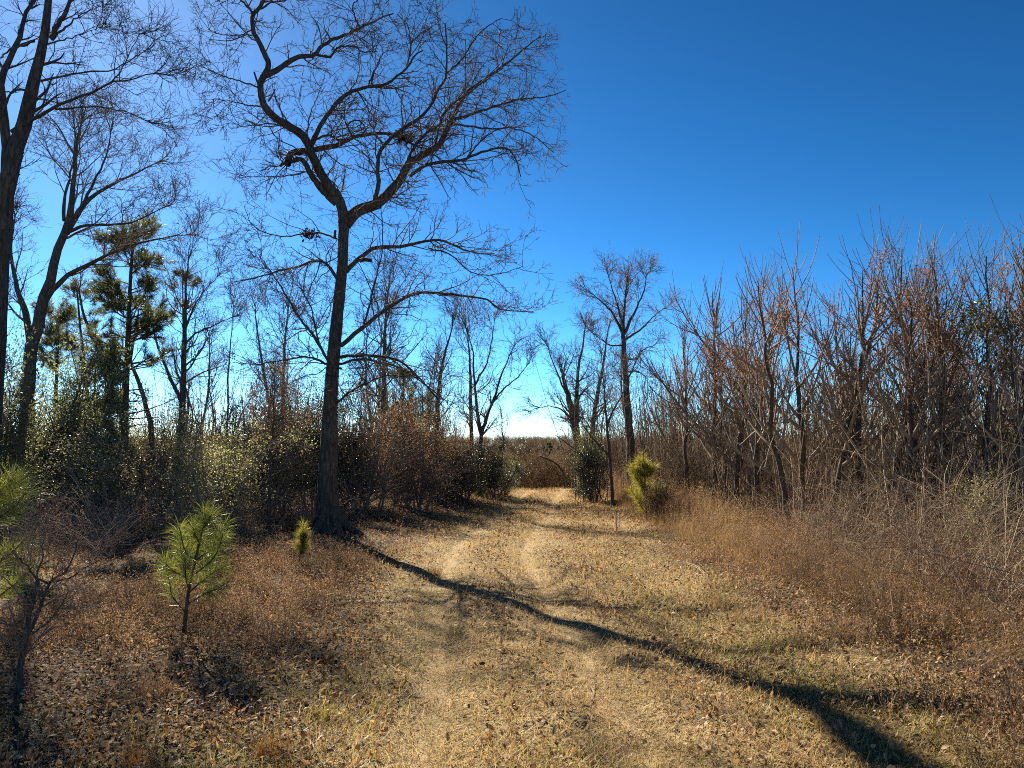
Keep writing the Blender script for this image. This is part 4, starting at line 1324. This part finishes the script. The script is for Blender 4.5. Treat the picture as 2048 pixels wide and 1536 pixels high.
shrub(HOLLY, at(1012, 24.5), 24.5, 1.0, 1.5, 'low evergreen touching the left end of the track', name='evergreen_shrub')
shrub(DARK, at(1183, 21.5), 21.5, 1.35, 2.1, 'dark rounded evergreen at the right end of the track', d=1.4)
shrub(PRIVET, at(1168, 22.5), 22.5, 0.9, 2.6, 'pale green shrub behind the dark evergreen right of the track', name='olive_shrub')
shrub(SPARSE, at(1330, 20), 20, 1.9, 1.6, 'brown shrub behind the bright yellow green pine', name='brown_shrub')
shrub(RUSSET, at(1308, 15.1), 15.1, 0.8, 0.95, 'ginger dead leaved bush touching the bright yellow green pine', name='russet_shrub')
shrub(PRIVET, at(1950, 9.4), 9.4, 1.1, 1.25, 'low green leaved shrub in the thicket at the far right', name='olive_shrub')
shrub(PRIVET, at(2010, 11.0), 11.0, 1.4, 2.0, 'pale leaved shrub below the yellow green pine in the thicket', name='olive_shrub')
r = np.random.default_rng(140)
for i in range(9):
    Yd = r.uniform(17, 27)
    pxx = r.uniform(0, 520)
    shrub([HOLLY, PRIVET, SPARSE][i % 3], at(pxx, Yd), Yd, r.uniform(2.0, 3.0), r.uniform(2.0, 3.2), 'half hidden shrub deep in the wood on the left', name='background_shrub', group='shrubs deep in the left wood')

# thin dark sapling left of the oak
bare_tree('thin dark sapling between the olive shrub and the oak', [(536, 1050), (538, 990), (541, 930), (545, 870), (548, 800), (550, 750)], 13.6, 4.4, 0.9, 48, 22, (0.4, 1.1), t1=(0.2, 1.0), a1=(50, 85), up=0.0, dens=0.9, fine=0.003)

# bare crooked bush, left foreground
r = np.random.default_rng(151)
b = G(38, 1392)
Yb = b[1]
t = thing('bare_bush', b, 'dark crooked leafless bush in the left foreground', 'bush')
w = Wood(); cw = Wood()
za = lambda p: [(a / 2.327, 820 + c / 2.327) for a, c in p]
bm = Yb / F
for lp, a, c, y0, y1 in ((za([(88, 1330), (95, 1240), (100, 1160), (115, 1080), (135, 960), (160, 860), (178, 790)]), 6.5, 3.2, 0, 0),
                         (za([(178, 795), (140, 740), (100, 695), (60, 665)]), 2.4, 0.9, 0, -0.15),
                         (za([(120, 1060), (160, 980), (200, 890), (225, 805), (290, 765), (340, 690), (360, 620)]), 4.2, 1.2, 0, 0.2),
                         (za([(225, 810), (170, 770), (200, 690), (205, 560)]), 2.2, 0.8, 0.1, 0.3),
                         (za([(230, 800), (330, 780), (420, 720), (520, 680)]), 2.0, 0.7, 0.1, -0.2),
                         (za([(150, 1040), (230, 980), (290, 900), (330, 830)]), 1.8, 0.7, 0, -0.2)):
    q = traced(lp, Yb, y0, y1, 14, 0.004, r)
    rad = np.linspace(a, c, 14) * bm
    w.add(q, rad, 7, 0.05, r)
    B1, S1 = spawn(q[None], rad[None], [16], r, (0.25, 1), (30, 70), (0.18, 0.55), 0.3, 6, 0.16, (0, 0, 0.05), 0.45, 0.4, 0.0022, rmax=0.006)
    cw.add(B1, S1, 4)
    B2, S2 = spawn(B1, S1, np.full(len(B1), 5), r, (0.2, 1), (30, 70), (0.08, 0.28), 0.3, 4, 0.2, (0, 0, 0.03), 0.7, 0.5, 0.0014)
    cw.add(B2, S2, 3)
obj('stem', w.build('stem', M_BARK, b), t)
obj('crown', cw.build('crown', M_BRAMBLE, b), t)


# ------------------------------------------------------------------ sapling thicket on the right
def sapling_proto(seed, H=5.0, fork=None):
    """trunk dividing low into ascending limbs whose shoots turn upright; dead seed husks near the top"""
    r = np.random.default_rng(seed)
    K = 18
    z = np.linspace(-0.08, H, K)
    wob = np.cumsum(r.normal(0, 0.028, (K, 2)), 0)
    tr = np.stack([wob[:, 0], wob[:, 1], z], 1)
    rr = 0.050 * (1 - np.linspace(0, 1, K) ** 1.5) + 0.007
    w = Wood(); w.add(tr, rr, 8, 0.03, r)
    cw = Wood()
    A, RA = spawn(tr[None], rr[None], [11], r, (0.20, 0.80), (34, 58), (1.6, 3.0), 0.55, 12, 0.035, (0, 0, 0.075), 0.62, 0.28, 0.007)
    B, RB = spawn(A, RA, np.full(len(A), 5), r, (0.35, 0.95), (22, 45), (0.7, 1.5), 0.35, 8, 0.025, (0, 0, 0.14), 0.7, 0.45, 0.0055)
    B0, RB0 = spawn(tr[None], rr[None], [9], r, (0.7, 0.98), (15, 40), (0.8, 1.5), 0.2, 8, 0.025, (0, 0, 0.14), 0.6, 0.45, 0.0055)
    B, RB = np.concatenate([B, B0]), np.concatenate([RB, RB0])
    C, RC = spawn(B, RB, (np.arange(len(B)) % 2), r, (0.1, 0.6), (25, 50), (0.3, 0.8), 0.4, 6, 0.03, (0, 0, 0.12), 0.8, 0.5, 0.0042)
    D, RD = spawn(A, RA, np.full(len(A), 2), r, (0.1, 0.8), (35, 75), (0.3, 0.8), 0.4, 6, 0.10, (0, 0, 0.03), 0.5, 0.5, 0.0038)
    zmax = max(A[..., 2].max(), B[..., 2].max(), C[..., 2].max())
    k = H / zmax
    for q_ in (A, B, C, D): q_[...] = q_ * k
    tr = tr * k
    w = Wood(); w.add(tr, rr * k, 8, 0.03, r)
    for q_, s_ in ((A, 5), (B, 4), (C, 3), (D, 3)): cw.add(q_, {0: RA, 1: RB, 2: RC, 3: RD}[[A is q_, B is q_, C is q_, D is q_].index(True)], s_)
    # husk clusters hang at the base of last year's shoots
    src = np.concatenate([A[:, 7], A[:, 9], B[:, 1], tr[12:15]])
    src = src[src[:, 2] > H * 0.52]
    ctr = src[r.integers(0, len(src), 34)]
    c = np.repeat(ctr, 34, 0)
    off = r.normal(0, 1, c.shape) * np.array([0.075, 0.075, 0.10]); off[:, 2] -= 0.05
    V, T = leaf_cards(r, c + off, 0.032, 0.6)
    P3, R3 = spawn(B, RB, np.full(len(B), 2), r, (0.05, 0.35), (60, 110), (0.08, 0.20), 0.2, 3, 0.3, (0, 0, -0.12), 0.5, 0.6, 0.0022)
    cw.add(P3, R3, 3)
    return w.build('trunk', M_SAPTRUNK), cw.build('crown', M_SAP), mesh('seed_clusters', V, None, M_SEED, False, T)


SAP = [sapling_proto(200 + i) for i in range(8)]
_sp = [0]


def sapling(x, y, H, label, group, lean=(0, 0), thick=1.0, rz=None, rng=None):
    i = _sp[0]; _sp[0] += 1
    a, b, c = SAP[i % 8]
    t = thing('sapling', onground(x, y), label, 'sapling', group)
    for nm, me in (('trunk', a), ('crown', b), ('seed_clusters', c)): obj(nm, me, t)
    t.rotation_euler = (lean[0], lean[1], (i * 1.7) if rz is None else rz)
    s = H / 5.0
    t.scale = (s * thick, s * thick, s)
    return t


FRONT = [   # pixel of the foot, distance, height, lean, label
    (1800, 11.2, 4.7, (0, 0.02), 'dark sapling with low wide fork at the front of the right thicket'),
    (1715, 12.6, 5.3, (0, -0.05), 'tallest thick sapling behind the low forked one in the right thicket'),
    (1745, 11.8, 4.6, (0, -0.35), 'sapling leaning far left out of the middle of the right thicket'),
    (1970, 10.6, 4.7, (0, 0.02), 'straight dark sapling carrying the leafy evergreen vine'),
    (1905, 11.2, 4.7, (0, -0.10), 'slim sapling left of the vine covered one'),
    (1515, 15.5, 5.3, (0, -0.10), 'curved sapling at the left front of the right thicket'),
    (1470, 16.5, 5.6, (0, -0.12), 'leaning sapling at the left end of the right thicket'),
    (1610, 13.4, 5.6, (0, -0.06), 'sapling with reddish husks midway along the right thicket'),
    (2060, 9.6, 4.7, (0, -0.04), 'sapling cut by the right edge of the frame'),
    (1650, 12.8, 5.3, (0, -0.22), 'sapling leaning left beside the tallest thick sapling'),
    (1425, 17.5, 5.7, (0, -0.06), 'slender sapling behind the leaning left end of the thicket'),
    (1575, 13.0, 5.0, (0, -0.1), 'many shooted sapling right of the curved sapling'),
    (1830, 12.2, 5.3, (0, 0.03), 'straight sapling rising between the low forked sapling and the slim one'),
    (2015, 11.4, 5.3, (0, -0.03), 'tall sapling behind the vine covered one, close to the right edge'),
    (1375, 19.0, 5.4, (0, -0.08), 'sapling nearest to the tall brown leaved tree'),
    (1860, 11.6, 4.8, (0, 0.10), 'sapling leaning right, behind the low forked sapling'),
]
for pxx, Yd, H, ln_, lab in FRONT:
    sapling(at(pxx, Yd), Yd, H * 1.02, lab, 'saplings in the right thicket', ln_, 1.05)
r = np.random.default_rng(160)
spots = []
while len(spots) < 38:
    Yd = r.uniform(9.5, 33)
    e = np.interp(Yd, [8, 12, 16, 22, 33], [6.3, 5.9, 5.2, 4.6, 4.8])
    x_ = e + r.uniform(0, 1) ** 1.2 * np.interp(Yd, [9, 33], [7, 13])
    if x_ / Yd > 0.86: continue
    if all((x_ - a) ** 2 + (Yd - b) ** 2 > 0.35 for a, b in spots): spots.append((x_, Yd))
for x_, Yd in spots:
    sapling(x_, Yd, r.uniform(3.9, 5.0) * np.interp(Yd, [9, 16, 33], [0.92, 1.0, 1.05]), 'slender bare sapling crowded inside the right thicket', 'saplings crowded inside the right thicket', (r.normal(0, .07), r.normal(-0.05, .09)), r.uniform(0.75, 1.1))

# evergreen vine high on one sapling
r = np.random.default_rng(170)
b = onground(at(1970, 10.6), 10.55)
t = thing('climbing_vine', b, 'leafy evergreen vine hanging high in a sapling at the far right', 'vine')
q = resample(np.array([b + (0, -0.03, 0), b + (0.1, -0.06, 1.0), b + (0.0, -0.07, 2.2), P(1975, 640, 10.5), P(1930, 620, 10.3)]), 20)
q2 = resample(np.array([P(1975, 650, 10.5), P(2010, 655, 10.4), P(2050, 640, 10.6), P(2090, 610, 10.5)]), 12)
w = Wood(); w.add(q, np.full(20, 0.008), 5); w.add(q2, np.full(12, 0.006), 5)
obj('stem', w.build('stem', M_CANE, b), t)
cs = np.concatenate([np.array([P(a, c, 10.45)]) + r.normal(0, 1, (n, 3)) * np.array([sx, .22, sz]) for a, c, n, sx, sz in
                     ((1935, 620, 60, .12, .07), (1960, 640, 110, .16, .10), (1995, 660, 130, .18, .13), (2035, 640, 120, .16, .14), (1985, 700, 70, .15, .14), (2060, 650, 80, .12, .12), (1990, 860, 40, .12, .2))])
V, T = leaf_cards(r, cs, 0.075, 0.5, -0.2)
obj('foliage', mesh('foliage', V - b, None, M_VINE, False, T), t)

# ------------------------------------------------------------------ small things on the ground
r = np.random.default_rng(180)
b = G(1233, 1062)
t = thing('marker_stake', b, 'short pale pink stake in the dry grass right of the track', 'stake')
m, nt, out = nodemat('faded_pink_paint')
nz = N_(nt, 'ShaderNodeTexNoise', Scale=30.0, Detail=4.0)
bs = N_(nt, 'ShaderNodeBsdfPrincipled', Roughness=0.8)
nt.links.new(ramp(nt, nz.outputs['Fac'], [(0.35, (0.62, 0.42, 0.34)), (0.65, (0.75, 0.55, 0.46))]), bs.inputs['Base Color'])
nt.links.new(bs.outputs[0], out.inputs[0])
w = Wood(); w.add(resample([b + (0, 0, -0.1), b + (-0.004, 0, 0.15), b + (-0.012, 0.01, 0.34)], 6), np.array([.017, .017, .017, .017, .016, .010]), 6, 0.03, r)
obj('post', w.build('post', m, b), t)


def stick(label, pix, rad, lift=0.01, mat=None, forks=()):
    pts = np.array([G(a, b) for a, b in pix]); pts[:, 2] += lift
    b = pts[0].copy()
    t = thing('fallen_stick', b, label, 'stick')
    w = Wood(); w.add(resample(pts, 12) + r.normal(0, 0.004, (12, 3)), np.linspace(rad, rad * 0.5, 12), 6, 0.06, r)
    obj('wood', w.build('wood', mat or M_CANE, b), t)
    for f in forks:
        q = np.array([G(a, c) for a, c in f]); q[:, 2] += lift
        w = Wood(); w.add(resample(q, 6), np.linspace(rad * .7, rad * .3, 6), 5, 0.05, r)
        obj('fork', w.build('fork', mat or M_CANE, b), t)


stick('small forked twig lying on the right rut', [(1186, 1408), (1188, 1388), (1190, 1375)], 0.008, 0.015, forks=([(1188, 1390), (1183, 1378)],))
stick('long pale straw stalk at the bottom left of the track', [(540, 1500), (575, 1516), (612, 1540)], 0.006, 0.03)
stick('curved pale stalk lying right of the orange tussock', [(608, 1480), (625, 1500), (632, 1520), (636, 1530)], 0.006, 0.02)
stick('thin stalk on the bare ground at the left rut edge', [(780, 1335), (800, 1352), (815, 1362)], 0.005, 0.02)
for i, (pp, lab) in enumerate((([(1345, 1135), (1375, 1138), (1400, 1150), (1418, 1170)], 'pale bent reed bundle beside the right verge grass, upper stem'), ([(1355, 1130), (1390, 1140), (1412, 1158)], 'pale bent reed bundle beside the right verge grass, lower stem'))):
    stick(lab, pp, 0.0045, 0.06, M_TALL)
# broken branch leaning over the far scrub
bb = onground(at(1130, 33), 33)
t = thing('dead_branch', bb, 'dark dead branch slanting over the scrub beyond the track end', 'branch')
w = Wood(); w.add(resample([onground(at(1140, 33), 33) + (0, 0, -.05), P(1118, 932, 33), P(1080, 912, 33)], 8), np.linspace(0.05, 0.03, 8), 6, .05, r)
obj('wood', w.build('wood', M_BARK, bb), t)

# tussocks
def tussock(pxl, s, label, mat=None, n=150):
    b = G(*pxl)
    t = thing('grass_tussock', b, label, 'tussock')
    me = blades(n, r, 0.045 * s, (0.06 * s, 0.17 * s), 0.0018, (24, 16), mat or M_TUSSOCK, 'blades', 3, 10)
    obj('blades', me, t)


tussock((537, 1508), 1.0, 'bright orange grass tussock at the bottom left beside the track', n=200)
tussock((272, 1530), 1.0, 'pale orange tussock at the bottom edge on the left')
tussock((868, 1150), 1.0, 'small rusty tussock left of the ruts near the tree shadow')
tussock((1440, 1215), 1.6, 'tan tussock at the edge of the right verge above the shadow', M_TALL)
tussock((1500, 1240), 1.8, 'ginger tussock nearest the brambles above the shadow fork', M_RUST)
tussock((1690, 1275), 1.8, 'rusty tussock at the foot of the brambles on the right', M_RUST)
tussock((300, 1395), 1.4, 'rust red weed tussock in the left foreground litter', M_RUST)
tussock((650, 1440), 0.9, 'dark green tuft left of the left rut near the bottom', M_GREENGRASS)

# ------------------------------------------------------------------ scrub beyond the crest, far woods
r = np.random.default_rng(190)


def far_proto(r, n, H, mat):
    w = Wood()
    b = np.stack([r.normal(0, 0.5, n), r.normal(0, 0.5, n), np.full(n, -0.1)], 1)
    az, a = r.uniform(0, 6.283, n), np.radians(np.abs(r.normal(0, 16, n)))
    d = np.stack([np.cos(az) * np.sin(a), np.sin(az) * np.sin(a), np.cos(a)], 1)
    s = r.uniform(0.6 * H, H, n)[:, None] / 4
    p = [b]
    for k in range(4):
        p.append(p[-1] + d * s)
        d = norm(d + r.normal(0, 0.1, (n, 3)))
    Pn = np.stack(p, 1)
    R = np.linspace(0.012, 0.006, 5)[None] * np.ones((n, 1))
    w.add(Pn, R, 3)
    P1, R1 = spawn(Pn, R, np.full(n, 7), r, (0.15, 1), (25, 55), (0.3 * H, 0.5 * H), 0.5, 4, 0.12, (0, 0, 0.05), 0.8, 0.6, 0.008)
    w.add(P1, R1, 3)
    P2, R2 = spawn(P1, R1, np.full(len(P1), 4), r, (0.2, 1), (25, 60), (0.12 * H, 0.25 * H), 0.4, 3, 0.15, (0, 0, 0.03), 0.9, 0.7, 0.007)
    w.add(P2, R2, 3)
    return w.build('scrub_clump', mat)


protos = [far_proto(r, 10, 1.9, M_FAR) for _ in range(5)]
n = 2600
yy = 30 + 70 * r.uniform(0, 1, n) ** 1.2
xx = yy * r.uniform(-0.75, 0.75, n)
k = ~((np.abs(xx - track_c(yy)) < 1.5) & (yy < 33))
xx, yy = xx[k], yy[k]
scatter('far_scrub', drop(xx, yy), zrot(len(xx), r), r.uniform(0.7, 1.2, len(xx)), protos, 'brown leafless scrub covering the slope beyond the track end', 'scrub', rng=r)
n = 5200
yy = 95 + 480 * r.uniform(0, 1, n)
xx = yy * r.uniform(-0.8, 0.8, n)
protos = [far_proto(r, 14, 5.0, M_FAR) for _ in range(4)]
scatter('far_woods', drop(xx, yy), zrot(n, r), r.uniform(0.7, 1.25, n) * np.interp(yy, [95, 300], [0.55, 1.3]), protos, 'distant brown winter woods along the horizon', 'woods', rng=r)

# far pines standing above the horizon wood
r = np.random.default_rng(195)


def far_pine_proto(r):
    H = 8.0
    tr = np.stack([np.zeros(8), np.zeros(8), np.linspace(-0.3, H, 8)], 1)
    rr = np.linspace(0.13, 0.03, 8)
    w = Wood(); w.add(tr, rr, 6)
    B, RB = spawn(tr[None], rr[None], [34], r, (0.3, 0.98), (50, 80), (1.0, 2.4), 0.7, 5, 0.08, (0, 0, 0.06), 0.4, 0.4, 0.015)
    w.add(B, RB, 3)
    ti = np.concatenate([B[:, -1], B[:, -2], B[:, -3], tr[-1:]])
    di = norm(np.concatenate([B[:, -1] - B[:, 0]] * 3 + [np.array([[0, 0, 1.0]])]) + np.array([0, 0, 2.0]))
    V, Q, T = needles(r, ti, di, 22, 0.42, 0.028, (10, 80))
    return w.build('trunk', M_PINEBARK), mesh('needles', V, Q, M_FARGREEN, False, T)


FP = [far_pine_proto(r) for _ in range(3)]
for i, (pxx, Yd, s, lab) in enumerate(((1057, 150, .72, 'left one of the pair of small far pines on the horizon beyond the track'), (1072, 160, .78, 'right one of the pair of small far pines on the horizon beyond the track'),
                                       (1098, 75, .55, 'nearest small dark green pine on the slope beyond the track'), (1088, 190, .85, 'far pine between the pair and the nearest small pine'),
                                       (1022, 170, .75, 'far pine low behind the small pale tree'), (1118, 200, .8, 'far pine close beside the broken topped trunk'))):
    t = thing('pine_tree', onground(at(pxx, Yd), Yd), lab, 'tree', 'small pines on the horizon')
    obj('trunk', FP[i % 3][0], t)
    obj('needles', FP[i % 3][1], t)
    t.scale = (s, s, s)
    t.rotation_euler.z = i
